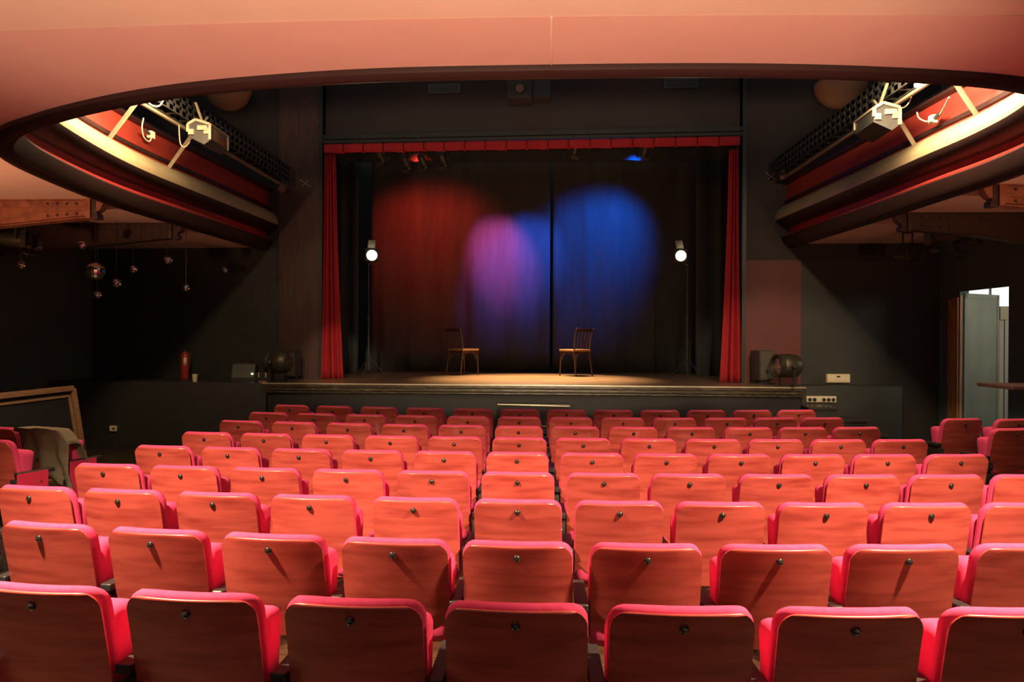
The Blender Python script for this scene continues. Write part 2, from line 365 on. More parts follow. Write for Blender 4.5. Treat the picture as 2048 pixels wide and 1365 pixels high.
struct('trim_5', sweep([(0.14, 0.615), (0.175, 0.62), (0.18, 0.65), (0.165, 0.665), (0.14, 0.665)]), M_RIM, 'dark bead across the gallery front')
struct('trim_6', sweep([(-0.03, 0.92), (0.16, 0.90), (0.215, 0.915), (0.225, 0.95), (0.20, 0.975), (-0.03, 0.98)]), M_RIM, 'dark red cap rail of the gallery front')
# joint in the border, straight ahead of the camera
a = at(1103, 34, Z=SOF - 0.006); b = at(1103, 130, Z=SOF - 0.006)
struct('trim_7', MB().bar(a, b, 0.009, 0.003, 0.001), M_SOFFIT, 'pale bead over the joint in the pink border')

# ------------------------------------------------------------------ setting: proscenium wall, side walls, stage
def PY(x): return 11.86 - 0.05 * (x + 0.25)
def wallpiece(mb, x0, x1, z0, z1, t=0.3, off=0.0):
    mb.prism([(x0, PY(x0) + off), (x1, PY(x1) + off), (x1, PY(x1) + off + t), (x0, PY(x0) + off + t)], z0, z1); return mb
OL, OR_, OT = -3.55, 3.06, 4.80
mb = MB(); wallpiece(mb, -7.5, -4.3, 0, 3.15); struct('wall_back_left', mb, M_BLACKMETAL)
mb = MB(); wallpiece(mb, -7.5, -4.3, 3.15, 7.5); wallpiece(mb, -4.3, OL, 0, 7.5); wallpiece(mb, OR_, 3.96, 2.9, 7.5); wallpiece(mb, 3.96, 6.4, 2.9, 7.5)
struct('wall_back', mb, M_MAROON)
mb = MB(); wallpiece(mb, OL, OR_, OT, 7.5, 0.2, 0.12)
struct('wall_proscenium', mb, M_MAROON, 'recessed maroon panel above the stage opening')
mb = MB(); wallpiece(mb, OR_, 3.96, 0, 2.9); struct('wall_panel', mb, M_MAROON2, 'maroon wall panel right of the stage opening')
mb = MB(); wallpiece(mb, 3.96, 6.4, 0, 2.9); struct('wall_side_panel', mb, M_OLIVE, 'dark olive wall beyond the stage right end')
mb = MB(); wallpiece(mb, OL - 0.72, OL - 0.03, 1.0, 7.4, 0.06, -0.05); struct('trim_8', mb, M_PILASTER, 'brown timber pilaster left of the stage opening')
mb = MB(); wallpiece(mb, OL - 0.06, OL, 1.0, 7.4, 0.2, -0.06); wallpiece(mb, OR_, OR_ + 0.06, 1.0, 7.4, 0.2, -0.06)
wallpiece(mb, OL, OR_, OT + 0.02, OT + 0.07, 0.12, -0.04); wallpiece(mb, OL, OR_, OT + 0.09, OT + 0.16, 0.10, -0.02)
struct('trim_9', mb, M_CASTIRON, 'black moulded frame of the stage opening')
struct('wall_left', MB().box((-7.7, -4, 0), (-7.5, 12.4, 7.5)), M_BLACK)
WX = 5.98
mb = MB(); mb.box((WX, -4, 0), (WX + 0.05, 9.87, 7.5)); mb.box((WX, 11.0, 0), (WX + 0.05, 12.2, 7.5)); mb.box((WX, 9.87, 2.385), (WX + 0.05, 11.0, 7.5))
struct('wall_right', mb, M_BLACK)
# stage
ST = 1.02
SF = lambda x: 10.64 - 0.027 * (x + 0.22)
struct('stage_platform', MB().prism([(-4.0, SF(-4.0) + 0.05), (3.60, SF(3.6) + 0.05), (3.60, 15.6), (-4.0, 15.6)], 0, ST - 0.012), M_DARKPANEL, 'black stage platform', False)
struct('stage_floor', MB().prism([(-4.03, SF(-4.03) + 0.02), (3.62, SF(3.62) + 0.02), (3.62, 15.6), (-4.03, 15.6)], ST - 0.012, ST), M_STAGE, 'worn wooden stage boards', False)
mb = MB()
for (z0, z1, o) in ((ST - 0.052, ST - 0.004, 0.0), (ST - 0.10, ST - 0.058, 0.012), (ST - 0.135, ST - 0.108, 0.028)):
    a = Vector((-4.06, SF(-4.06) + o, (z0 + z1) / 2)); b = Vector((3.65, SF(3.65) + o, (z0 + z1) / 2))
    mb.bar(a, b, 0.05, z1 - z0, 0.008)
struct('trim_10', mb, M_NOSE, 'worn black moulded edge of the stage')
a = Vector((-4.06, SF(-4.06) - 0.018, ST)); b = Vector((3.65, SF(3.65) - 0.018, ST))
struct('trim_11', MB().bar(a, b, 0.018, 0.018, 0.004), M_ALU, 'pale metal strip along the stage edge')
struct('wall_stage_back', MB().box((-4.4, 15.6, 0), (4.2, 15.8, 7.0)), M_BLACK)
struct('wall_stage_left', MB().box((-4.4, 12.4, 0), (-4.25, 15.6, 7.0)), M_BLACK)
struct('wall_stage_right', MB().box((3.9, 12.2, 0), (4.05, 15.6, 7.0)), M_BLACK)

# ------------------------------------------------------------------ theatre seats
BH, BW, REC = 0.86, 0.462, 0.19     # back height, width, recline (tan)
def back_y(x, z):
    t = (z - 0.42) / (BH - 0.42)
    return (BH - z) * REC + 0.50 * x * x - 0.010 * (t ** 3 - 1)
def shell_loops(w, z0, z1, thick, front, rr, nx=9, edge=None):
    """loops of a curved, round-cornered slab; the rear face lies `front` ahead of the back surface"""
    zs = [z0 + (z1 - rr - z0) * k / 6 for k in range(7)] + [z1 - rr + rr * s for s in (0.25, 0.5, 0.7, 0.84, 0.93, 0.975, 1.0)]
    e = edge or thick / 2
    loops = []
    for z in zs:
        zz = max(0.0, z - (z1 - rr)); hw = w / 2 - rr + sqrt(max(rr * rr - zz * zz, 0))
        lo = min(1.0, (z - z0) / e) if z < z0 + e else 1.0
        hi = (z1 - z) / e
        f = sqrt(max(0.0, 1 - (1 - min(1, hi)) ** 2)) if hi < 1 else 1.0
        f = max(f, 0.08)
        lp = []
        th = thick * f; y0 = front + (thick - th) / 2
        for k in range(nx):                                     # rear face
            x = -hw + 2 * hw * k / (nx - 1)
            ins = e * 0.55 if k in (0, nx - 1) else 0
            lp.append((x * (1 - 0.0), back_y(x, z) + y0 + min(ins, th * 0.3), z))
        for k in range(nx):
            x = hw - 2 * hw * k / (nx - 1)
            ins = e * 0.55 if k in (0, nx - 1) else 0
            lp.append((x, back_y(x, z) + y0 + th - min(ins, th * 0.3), z))
        loops.append(lp)
    return loops
def rounded_slab(mb, w, d, h, r, mat, n=4):
    mb.box((-w / 2, -d / 2, 0), (w / 2, d / 2, h), r, mat, seg=n); return mb

PITCH = 0.524
def make_seat():
    root = thing('auditorium_chair', '', 'theatre seat')
    MB().loft(shell_loops(BW - 0.006, 0.405, BH - 0.012, 0.016, 0.0, 0.062)).build('back_panel', M_WOOD, root, angle=60)
    MB().loft(shell_loops(BW, 0.45, BH, 0.056, 0.0165, 0.066, edge=0.024)).build('back_pad', M_PAD, root, angle=75)
    bz = BH - 0.062
    Mx = Matrix.Translation((0, back_y(0, bz) - 0.001, bz)) @ Matrix.Rotation(radians(90), 4, 'X')
    b = MB().lathe([(0.0155, -0.004), (0.0155, 0.003), (0.013, 0.007), (0.008, 0.011), (0.0, 0.013)], 16, Mx).build('bolt', M_BLACKBOLT, root, angle=70)
    b['label'] = 'glossy black bolt head'
    Mc = Matrix.Translation((0, 0.162, 0.398)) @ Matrix.Rotation(radians(-7), 4, 'X')
    rounded_slab(MB(), 0.456, 0.14, 0.365, 0.060, Mc).build('seat_cushion', M_PAD, root, angle=80)
    Mp = Matrix.Translation((0, 0.248, 0.405)) @ Matrix.Rotation(radians(-7), 4, 'X')
    MB().box((-0.20, -0.008, 0.02), (0.20, 0.016, 0.33), 0.01, Mp).build('seat_pan', M_CASTIRON, root)
    return root
def side_frame(x):
    mb = MB()
    mb.extrude_yz([(0.02, 0.0), (0.34, 0.0), (0.31, 0.03), (0.22, 0.06), (0.20, 0.40), (0.24, 0.555), (0.17, 0.562), (0.07, 0.52), (0.055, 0.38), (0.09, 0.06)], x - 0.017, x + 0.017)
    mb.box((x - 0.022, 0.035, 0.46), (x + 0.022, 0.085, 0.545), 0.008)
    mb.box((x - 0.02, 0.03, 0.355), (x + 0.02, 0.10, 0.43), 0.008)
    return mb
def armrest(x): return MB().box((x - 0.027, 0.07, 0.560), (x + 0.027, 0.40, 0.594), 0.011, seg=3)
def screws(x):
    mb = MB()
    for dx, z in ((0.0, 0.50), (0.012, 0.385)):
        mb.lathe([(0.008, 0), (0.007, 0.004), (0.003, 0.007)], 10, Matrix.Translation((x + dx, 0.036, z)) @ Matrix.Rotation(radians(90), 4, 'X'))
    return mb
M_BLACKBOLT = new_mat('black bolt', (0.02, 0.018, 0.016), 0.12, coat=1.0, var=(0.03, 0.026, 0.022), scale=20)
proto = make_seat()
sf = side_frame(-PITCH / 2).build('side_frame', M_CASTIRON, proto)
armrest(-PITCH / 2).build('armrest', M_CASTIRON, proto)
screws(-PITCH / 2).build('screw', M_CHROME, sf)['label'] = 'bright frame screws'
right_frame = side_frame(PITCH / 2); right_arm = armrest(PITCH / 2); right_scr = screws(PITCH / 2)
_rf = right_frame.build('side_frame', M_CASTIRON); _ra = right_arm.build('armrest', M_CASTIRON); _rs = right_scr.build('screw', M_CHROME)
_rs['label'] = 'bright frame screws'
FRAME_R, ARM_R, SCREW_R = _rf, _ra, _rs

ROWS = {   # row: (quadratic Y(X), X of each seat)
    1: ((0.0254, -0.012, 2.3382), [-1.71, -1.16, -0.61, -0.08, 0.447, 0.978, 1.515]),
    2: ((0.0300, -0.0179, 3.0600), [-2.25, -1.70, -1.16, -0.62, -0.10, 0.435, 0.97, 1.50, 2.04]),
    3: ((0.0180, -0.0149, 3.8650), [-2.86, -2.32, -1.77, -1.23, -0.67, -0.125, 0.405, 0.93, 1.46, 2.00, 2.53]),
    4: ((0.0144, -0.0060, 4.6589), [-2.88, -2.34, -1.79, -1.24, -0.69, -0.15, 0.39, 0.92, 1.47, 2.01, 2.54, 3.07]),
    5: ((0.0153, -0.0082, 5.4676), [-2.93, -2.38, -1.82, -1.27, -0.72, -0.18, 0.37, 0.91, 1.45, 1.99, 2.52, 3.065]),
    6: ((0.0150, -0.0103, 6.2800), [-2.96, -2.41, -1.85, -1.29, -0.74, -0.19, 0.35, 0.90, 1.44, 1.97, 2.50, 3.03]),
    7: ((0.0220, -0.0165, 7.1000), [-3.03, -2.46, -1.89, -1.33, -0.77, -0.22, 0.32, 0.87, 1.42, 1.97, 2.50, 3.03]),
    8: ((0.0231, -0.0100, 7.9192), [-3.05, -2.49, -1.92, -1.36, -0.79, -0.24, 0.31, 0.86, 1.41, 1.96, 2.50, 3.02]),
    9: ((0.0270, -0.0190, 8.7600), [-3.10, -2.54, -1.97, -1.40, -0.82, -0.26, 0.29, 0.84, 1.39, 1.94, 2.49, 3.03])}
ROWNAME = {1: 'row nearest the camera', 2: 'second row from the camera', 3: 'third row from the camera', 4: 'fourth row from the camera', 5: 'middle row, fifth from the camera',
           6: 'sixth row from the camera', 7: 'third row from the stage', 8: 'second row from the stage', 9: 'row nearest the stage'}
used = False
def add_right(r, own=False):
    fo = FRAME_R.copy(); ao = ARM_R.copy(); so = SCREW_R.copy()
    for o in (fo, ao, so): COL.objects.link(o)
    fo.parent = r; ao.parent = r; so.parent = fo
for k in range(1, 10):
    (c2, c1, c0), xs = ROWS[k]
    for i, x in enumerate(xs):
        y = c0 + c1 * x + c2 * x * x; rz = atan(c1 + 2 * c2 * x)
        n = len(xs)
        pos = 'leftmost' if i == 0 else 'rightmost' if i == n - 1 else ORD[i] + ' from left'
        side = 'in view ' if k <= 3 else ''
        lb = f'red wooden-backed theatre seat, {pos} {side}in the {ROWNAME[k]}'
        if not used:
            used = True; proto.location = (x, y, 0); proto.rotation_euler = (0, 0, rz); proto['label'] = lb; proto['group'] = 'seats of the central block'; r = proto
        else: r = copy_tree(proto, (x, y, 0), rz, lb, 'seats of the central block')
        if i == n - 1 and k >= 4: add_right(r)
# side blocks
for (x, y, deg, lb, grp) in (
    (4.50, 8.13, 12, 'red theatre seat standing in front of the open grey door, right of the aisle', 'seats of the right block'),
    (5.05, 8.13, 12, 'red theatre seat cut by the right edge, behind the open door, farther row', 'seats of the right block'),
    (4.50, 7.26, 12, 'red theatre seat cut by the right edge, nearer row of the right block', 'seats of the right block'),
    (-4.50, 5.88, -17, 'red theatre seat cut by the left edge, nearer row, its armrest pointing to the aisle', 'seats of the left block'),
    (-5.03, 6.68, -18, 'red theatre seat at the left edge beside the cloth covered seat', 'seats of the left block'),
    (-4.47, 6.51, -18, 'red theatre seat of the left block under an olive grey cloth', 'seats of the left block')):
    r = copy_tree(proto, (x, y, 0), radians(deg), lb, grp)
    if grp == 'seats of the left block' and x > -5: 
        add_right(r)
        e = MB().box((PITCH / 2 + 0.018, 0.06, 0.05), (PITCH / 2 + 0.034, 0.33, 0.585), 0.006).build('end_panel', M_ENDPANEL, r)
        e['label'] = 'crimson end panel'
        MB().lathe([(0.011, 0), (0.010, 0.004), (0.004, 0.007)], 12, Matrix.Translation((PITCH / 2 + 0.034, 0.26, 0.50)) @ Matrix.Rotation(radians(90), 4, 'Y')).build('screw', M_CHROME, e)
for o in (FRAME_R, ARM_R, SCREW_R): bpy.data.objects.remove(o)

# ------------------------------------------------------------------ curtains
def curtain(name, label, mat, xt, xb, y, z0, z1, folds, depth, group=None, seed=0, slant=0.0, nz=24, spread=0.6):
    rnd = random.Random(seed); ph = [rnd.uniform(0, 6.28) for _ in range(8)]
    nx = max(int(folds * 10), 40); rows = []
    for j in range(nz + 1):
        t = j / nz; z = z0 + (z1 - z0) * t; s = (1 - t) ** 1.5
        xl = xt[0] + (xb[0] - xt[0]) * s; xr = xt[1] + (xb[1] - xt[1]) * s
        row = []
        for i in range(nx + 1):
            u = i / nx
            w = u + 0.035 * sin(2 * pi * u * 1.7 + ph[0]) + 0.012 * sin(7 * u + ph[4] + 2.2 * t)
            d = depth * (0.62 * sin(2 * pi * folds * w + ph[1]) + 0.28 * sin(2 * pi * folds * 1.73 * w + ph[2] + 1.1 * t * spread) + 0.22 * sin(2 * pi * folds * 0.41 * w + ph[3] + t))
            row.append((xl + (xr - xl) * u, y + slant * (xl + (xr - xl) * u) + d * (0.75 + 0.25 * s), z))
        rows.append(row)
    o = MB().grid(rows).build(name, mat, None, angle=80)
    sm = o.modifiers.new('thickness', 'SOLIDIFY'); sm.thickness = 0.008; sm.offset = 0
    tag(o, label, 'curtain', group); return o
YLc, YRc = 12.02, 11.66
def X_at(px, Y): return at(px, 672, Y=Y).x
curtain('stage_curtain', 'red velvet curtain hanging at the left side of the stage', M_CURTAIN, (X_at(650, YLc), X_at(670, YLc)), (X_at(644, YLc), X_at(686, YLc)), YLc, ST + 0.005, 4.66, 4, 0.055, 'red side curtains', 3)
curtain('stage_curtain', 'red velvet curtain hanging at the right side of the stage', M_CURTAIN, (X_at(1456, YRc), X_at(1476, YRc)), (X_at(1440, YRc), X_at(1485, YRc)), YRc, ST + 0.005, 4.60, 3.4, 0.055, 'red side curtains', 8)
# valance of box pleats
mb = MB(); NP = 20; x0, x1 = OL + 0.03, OR_ - 0.03
top, bot = [], []
rowsv = []
for j in range(5):
    t = j / 4; row = []
    for i in range(NP):
        for q, (uu, dd) in enumerate(((0.0, 0.075), (0.02, 0.0), (0.25, -0.012), (0.5, -0.016), (0.75, -0.014), (0.945, -0.002), (0.965, 0.075))):
            x = x0 + (x1 - x0) * (i + uu) / NP
            sag = 0.008 * sin(pi * uu) + 0.012 * (uu > 0.7) * ((i * 7) % 5 < 2)
            row.append((x, PY(x) - 0.09 + dd * (1 - 0.35 * t), 4.655 + 0.135 * t - (sag * (1 - t))))
    rowsv.append(row)
v = mb.grid(rowsv).build('curtain_valance', M_CURTAIN, angle=25)
v.modifiers.new('thickness', 'SOLIDIFY').thickness = 0.012
tag(v, 'red pleated valance across the top of the stage opening', 'valance')
curtain('backdrop_curtain', 'grey backdrop curtain lit red and purple, left half', M_BACKDROP, (-3.35, 0.15), (-3.35, 0.15), 14.62, ST + 0.004, 5.4, 5, 0.06, 'backdrop curtains', 21, nz=10, spread=1.2)
curtain('backdrop_curtain', 'grey backdrop curtain lit blue, right half', M_BACKDROP, (0.205, 3.45), (0.205, 3.45), 14.62, ST + 0.004, 5.4, 5, 0.045, 'backdrop curtains', 5, nz=10, spread=1.2)
curtain('wing_curtain', 'black wing curtain behind the left lamp stand', M_LEG, (-4.2, X_at(716, 13.6)), (-4.2, X_at(716, 13.6)), 13.6, ST + 0.004, 4.9, 4, 0.05, 'black wing curtains', 31, nz=6)
curtain('wing_curtain', 'black wing curtain behind the right lamp stand', M_LEG, (X_at(1392, 13.6), 3.85), (X_at(1392, 13.6), 3.85), 13.6, ST + 0.004, 4.9, 4, 0.05, 'black wing curtains', 32, nz=6)
curtain('border_curtain', 'black border curtain across the top of the backdrop', M_BORDER, (-4.25, 3.9), (-4.25, 3.9), 13.2, 4.80, 5.8, 12, 0.04, None, 33, nz=4)

# ------------------------------------------------------------------ stage lanterns and stand lamps
bar_z = 5.02
b = MB().tube([(-3.7, 12.55, bar_z), (3.4, 12.45, bar_z)], 0.025, 10).build('lighting_bar', M_BLACKMETAL)
tag(b, 'black lighting bar hung behind the red valance', 'lighting bar')
def lantern(name, label, loc, aim, s=1.0, mat=None, group=None, yoke=True, roll_up=0.25):
    """a short theatre lantern pointing at aim, hung in a yoke"""
    root = thing(name, label, 'spotlight', loc, 0, group)
    q = (Vector(aim) - Vector(loc)).to_track_quat('Z', 'Y').to_matrix().to_4x4()
    sc = Matrix.Scale(s, 4)
    body = MB().lathe([(0.03, -0.20), (0.075, -0.19), (0.085, -0.12), (0.085, 0.08), (0.10, 0.085), (0.10, 0.14), (0.085, 0.14), (0.08, 0.10), (0.0, 0.09)], 18, q @ sc).build('housing', mat or M_BLACKMETAL, root)
    fr = MB()
    for a in range(4):
        fr.box((-0.095, 0.095, 0.13), (0.095, 0.105, 0.20), 0.0, q @ sc @ Matrix.Rotation(a * pi / 2, 4, 'Z') @ Matrix.Rotation(radians(-25), 4, 'X'))
    fr.build('barn_door', mat or M_BLACKMETAL, root, smooth=False)
    if yoke:
        xs = (q.to_3x3() @ Vector((1, 0, 0))); xs.z = 0; xs.normalize()
        u = Vector((0, 0, 1))
        pts = [xs * 0.10 * s, xs * 0.10 * s + u * roll_up * s, -xs * 0.10 * s + u * roll_up * s, -xs * 0.10 * s]
        mbk = MB()
        for a_, b_ in zip(pts, pts[1:]): mbk.bar(a_, b_, 0.012, 0.025)
        mbk.build('yoke', M_BLACKMETAL, root)
    return root
for k, (px, py, l) in enumerate(((760, 312, 'leftmost of the red lanterns'), (812, 326, 'second of the red lanterns'), (846, 324, 'third of the red lanterns'), (886, 320, 'last of the red lanterns'))):
    p = at(px, py, Y=12.62)
    lantern('stage_lantern', f'black lantern hung below the valance, {l}', p, p + Vector((0.25, 1.0, -0.75)), 0.75, None, 'red lanterns over the stage', True, max(0.05, (bar_z - p.z) / 0.75))
for k, (px, py, l) in enumerate(((1150, 315, 'nearest the middle of the stage'), (1290, 316, 'on the right over the blue light'))):
    p = at(px, py - 14, Y=12.62)
    lantern('stage_lantern', f'black lantern half hidden by the valance, {l}', p, p + Vector((-0.1, 1.0, -0.75)), 0.7, None, 'blue lanterns over the stage', True, max(0.05, (bar_z - p.z) / 0.7))

def stand_lamp(px, py, basepx, basepy, label, tint, face):
    base = at(basepx, basepy, Z=ST); Y = base.y; head = at(px, py, Y=Y)
    root = thing('lamp_stand', label, 'stage lamp', (base.x, Y, ST), 0, 'lamps on stands')
    zt = head.z - ST
    MB().tube([(0, 0, 0.12), (0, 0, zt * 0.5)], 0.018, 10).build('pole', M_BLACKMETAL, root)
    MB().tube([(0, 0, zt * 0.48), (0, 0, zt - 0.13)], 0.012, 10).build('upper_pole', M_BLACKMETAL, root)
    MB().lathe([(0.02, -0.03), (0.026, -0.03), (0.026, 0.03), (0.02, 0.03)], 12, Matrix.Translation((0, 0, zt * 0.49))).build('collar', M_BLACKMETAL, root)
    for a in range(3):
        an = a * 2 * pi / 3 + 0.4
        lg = MB().tube([(0, 0, 0.34), (0.30 * cos(an), 0.30 * sin(an), 0.012)], 0.010, 8).build('leg', M_BLACKMETAL, root)
    q = Vector(face).to_track_quat('Z', 'Y').to_matrix().to_4x4(); q.translation = (head.x - base.x, 0, zt)
    MB().box((-0.11, -0.11, -0.16), (0.11, 0.11, 0.10), 0.02, q).build('lamp_housing', M_BLACKMETAL, root)
    l = MB().lathe([(0.088, 0.098), (0.086, 0.106), (0.06, 0.117), (0.0, 0.122)], 24, q).build('lens', M_GLOW, root); l['label'] = 'glowing round lens'
    MB().box((-0.07, 0.0, 0.0), (0.05, 0.008, 0.20), 0.0, q @ Matrix.Translation((0, 0.112, 0.09)) @ Matrix.Rotation(radians(-42), 4, 'X')).build('barn_door', M_BLACKMETAL, root, smooth=False)
    MB().bar((head.x - base.x, 0, zt - 0.11), (0, 0, zt - 0.16), 0.05, 0.02).build('bracket', M_BLACKMETAL, root)
    lamp('stand_lamp_light', 'SPOT', Vector((head.x, Y, head.z)) + Vector(face).normalized() * 0.14, 30, (1, 0.8, 0.5), Vector((head.x, Y, head.z)) + Vector(face), spot_size=radians(90), spot_blend=0.8, shadow_soft_size=0.06)
    return root
stand_lamp(743, 511, 737, 755, 'glowing lamp on a tall black stand, left side of the stage', (1, .1, .05), (0.30, -1.0, -0.10))
stand_lamp(1364, 512, 1374, 758, 'glowing lamp on a tall black stand, right side of the stage', (.1, .2, 1), (-0.38, -1.0, -0.10))

# ------------------------------------------------------------------ cafe chairs on stage
def cafe_chair(loc, rz, label):
    root = thing('cafe_chair', label, 'chair', loc, rz, 'wooden chairs on the stage')
    h, w = 0.46, 0.40
    s = MB().box((-w / 2, -w / 2, h - 0.022), (w / 2, w / 2, h + 0.012), 0.012, seg=3).build('seat', M_SEATTOP, root)
    s['label'] = 'pale brown seat'
    MB().box((-w / 2 + 0.02, -w / 2 + 0.02, h - 0.065), (w / 2 - 0.02, w / 2 - 0.02, h - 0.02), 0.006).build('apron', M_CHAIRWOOD, root)
    for sx in (-1, 1):
        MB().tube([(sx * (w / 2 - 0.03), w / 2 - 0.03, h - 0.02), (sx * (w / 2 - 0.015), w / 2 - 0.005, 0)], [0.018, 0.012], 10).build('leg', M_CHAIRWOOD, root)
        MB().tube([(sx * (w / 2 - 0.02), -w / 2 + 0.02, h), (sx * (w / 2 - 0.01), -w / 2 - 0.05, 0)], [0.018, 0.013], 10).build('leg', M_CHAIRWOOD, root)
        MB().tube([(sx * (w / 2 - 0.02), -w / 2 + 0.02, h - 0.03), (sx * (w / 2 - 0.015), -w / 2 - 0.01, h + 0.2), (sx * (w / 2 - 0.005), -w / 2 - 0.075, h + 0.385)], [0.017, 0.016, 0.013], 10).build('back_post', M_CHAIRWOOD, root)
        # bentwood brace arching under the seat
        pts = [(sx * (w / 2 - 0.03), -w / 2 + 0.03 + (w - 0.06) * (0.5 - 0.5 * cos(pi * k / 10)), h - 0.05 - 0.12 * abs(cos(pi * k / 10)) ** 3) for k in range(11)]
        MB().tube(pts, 0.009, 8).build('brace', M_CHAIRWOOD, root)
    MB().bar((-w / 2 + 0.02, -w / 2 - 0.058, h + 0.345), (w / 2 - 0.02, -w / 2 - 0.058, h + 0.345), 0.018, 0.055, 0.006).build('top_rail', M_CHAIRWOOD, root)
    for k in range(4):
        x = -0.115 + 0.23 * k / 3
        MB().tube([(x * 0.9, -w / 2 + 0.02, h), (x, -w / 2 - 0.01, h + 0.17), (x * 1.08, -w / 2 - 0.055, h + 0.325)], 0.0085, 8).build('slat', M_CHAIRWOOD, root)
    return root
# rz turns the facing direction (+Y) of the chair
cafe_chair((-1.415, 13.47, ST), radians(-41), 'slat-backed wooden chair on the left of the stage, turned right')
cafe_chair((0.585, 13.33, ST), radians(38), 'slat-backed wooden chair on the right of the stage, turned left')

# ------------------------------------------------------------------ things round the stage
def old_lantern(loc, rz, s, label, flip=1):
    root = thing('theatre_lantern', label, 'spotlight', loc, rz, 'old lanterns on the stage edge')
    z = 0.30 * s
    q = Matrix.Translation((0, 0, z)) @ Matrix.Rotation(radians(90 * flip), 4, 'Y') @ Matrix.Scale(s, 4)
    MB().lathe([(0.05, -0.20), (0.11, -0.19), (0.155, -0.14), (0.165, -0.06), (0.165, 0.07), (0.15, 0.09), (0.16, 0.10), (0.16, 0.17), (0.14, 0.17), (0.135, 0.11), (0, 0.10)], 24, q).build('housing', M_BRONZE, root)
    MB().lathe([(0.13, 0.105), (0.12, 0.125), (0.06, 0.145), (0, 0.15)], 24, q).build('lens', M_GLASS, root)
    y = MB()
    for sy in (-1, 1):
        y.bar((0, sy * 0.18 * s, 0.02), (0, sy * 0.18 * s, z + 0.03), 0.035 * s, 0.012, up=(1, 0, 0))
        y.lathe([(0.035 * s, 0), (0.035 * s, 0.02), (0.02 * s, 0.035)], 14, Matrix.Translation((0, sy * 0.185 * s, z)) @ Matrix.Rotation(radians(-90 * sy), 4, 'X'))
    y.bar((0, -0.18 * s, 0.02), (0, 0.18 * s, 0.02), 0.035 * s, 0.012)
    y.box((-0.16 * s, -0.05 * s, 0.0), (0.16 * s, 0.05 * s, 0.018), 0.004)
    y.build('yoke', M_BLACKMETAL, root)
    return root
p = at(556, 766, Z=ST); old_lantern(p, radians(-20), 1.0, 'old bronze theatre lantern on the left end of the stage', -1)
p = at(1588, 775, Z=ST); old_lantern((3.42, p.y, ST), radians(14), 1.0, 'old bronze theatre lantern on the right end of the stage', -1)

def speaker(loc, rz, w, d, h, tilt, label):
    root = thing('speaker', label, 'loudspeaker', loc, rz, 'speakers beside the stage')
    Mx = Matrix.Translation((0, 0, 0.05)) @ Matrix.Rotation(radians(tilt), 4, 'X')
    MB().box((-w / 2, -d / 2, 0), (w / 2, d / 2, h), 0.012, Mx).build('cabinet', M_BLACKMETAL, root)
    g = MB().box((-w / 2 + 0.015, -d / 2 - 0.012, 0.015), (w / 2 - 0.015, -d / 2 + 0.002, h - 0.015), 0.006, Mx).build('grille', M_DARKGRILLE, root)
    MB().lathe([(0.028, 0), (0.026, 0.006), (0.0, 0.008)], 16, Mx @ Matrix.Translation((0, -d / 2 - 0.012, h * 0.3)) @ Matrix.Rotation(radians(90), 4, 'X')).build('badge', M_BLACKMETAL, g)
    MB().box((-w / 2 - 0.03, -d / 2, 0), (w / 2 + 0.03, d / 2, 0.018)).box((-w * 0.3, -d * 0.3, 0.01), (w * 0.3, d * 0.3, 0.06)).build('base_plate', M_BLACKMETAL, root)
    return root
p = at(605, 756, Z=ST); speaker((p.x, 11.72, ST), radians(-6), 0.22, 0.2, 0.40, 5, 'black loudspeaker left of the red left curtain')
p = at(1530, 768, Z=ST); speaker((3.47 - 0.17, 11.38, ST), radians(12), 0.23, 0.26, 0.45, -2, 'dark loudspeaker against the maroon panel, right of the red curtain')

# left side platform with small things on it
struct('side_platform', MB().box((-7.4, 11.0, 0), (-4.1, 12.1, ST - 0.01), 0.01), M_BLACKMETAL, 'black side platform left of the stage')
p = at(395, 754, Z=ST)
r = thing('fire_extinguisher', 'red fire extinguisher with a white label on the dark left platform', 'fire extinguisher', (p.x, 11.88, ST - 0.01))
MB().lathe([(0.062, 0), (0.068, 0.01), (0.068, 0.36), (0.055, 0.41), (0.025, 0.435), (0.02, 0.45)], 20).build('cylinder', M_EXT, r)
MB().box((-0.012, -0.05, 0.46), (0.012, 0.06, 0.475)).box((-0.012, -0.06, 0.49), (0.012, 0.05, 0.503)).lathe([(0.022, 0.44), (0.022, 0.49)], 10).build('valve', M_BLACKMETAL, r)
MB().tube([(0.03, -0.01, 0.46), (0.09, -0.02, 0.42), (0.095, -0.03, 0.25), (0.08, -0.04, 0.12)], 0.009, 8).build('hose', M_BLACKMETAL, r)
lb_rows = [[(0.0695 * sin(a), -0.0695 * cos(a), z) for a in [0.1 + 0.09 * k for k in range(9)]] for z in (0.22, 0.345)]
o = MB().grid(lb_rows).build('paper_label', M_PAPER, r); o['label'] = 'white label'; o.modifiers.new('t', 'SOLIDIFY').thickness = 0.001
p = at(373, 765, Z=ST)
r = thing('paper_cup', 'white paper cup on the front of the dark left platform', 'cup', (p.x, 11.12, ST - 0.01))
MB().lathe([(0.030, 0), (0.0305, 0.002), (0.042, 0.113), (0.044, 0.115), (0.0415, 0.116), (0.030, 0.006), (0, 0.006)], 24).build('cup_wall', M_PAPER, r)
p = at(462, 765, Z=ST)
r = thing('portable_monitor', 'small black monitor case with a lit indicator on the left platform', 'monitor', (p.x, 11.45, ST - 0.01), radians(8))
MB().extrude_yz([(-0.14, 0), (0.14, 0), (0.12, 0.24), (-0.06, 0.26), (-0.14, 0.06)], -0.17, 0.17).build('case', M_BLACKMETAL, r, smooth=False)
MB().bar((-0.12, -0.05, 0.268), (0.09, -0.05, 0.268), 0.02, 0.014, 0.004).build('carry_handle', M_PILASTER, r)
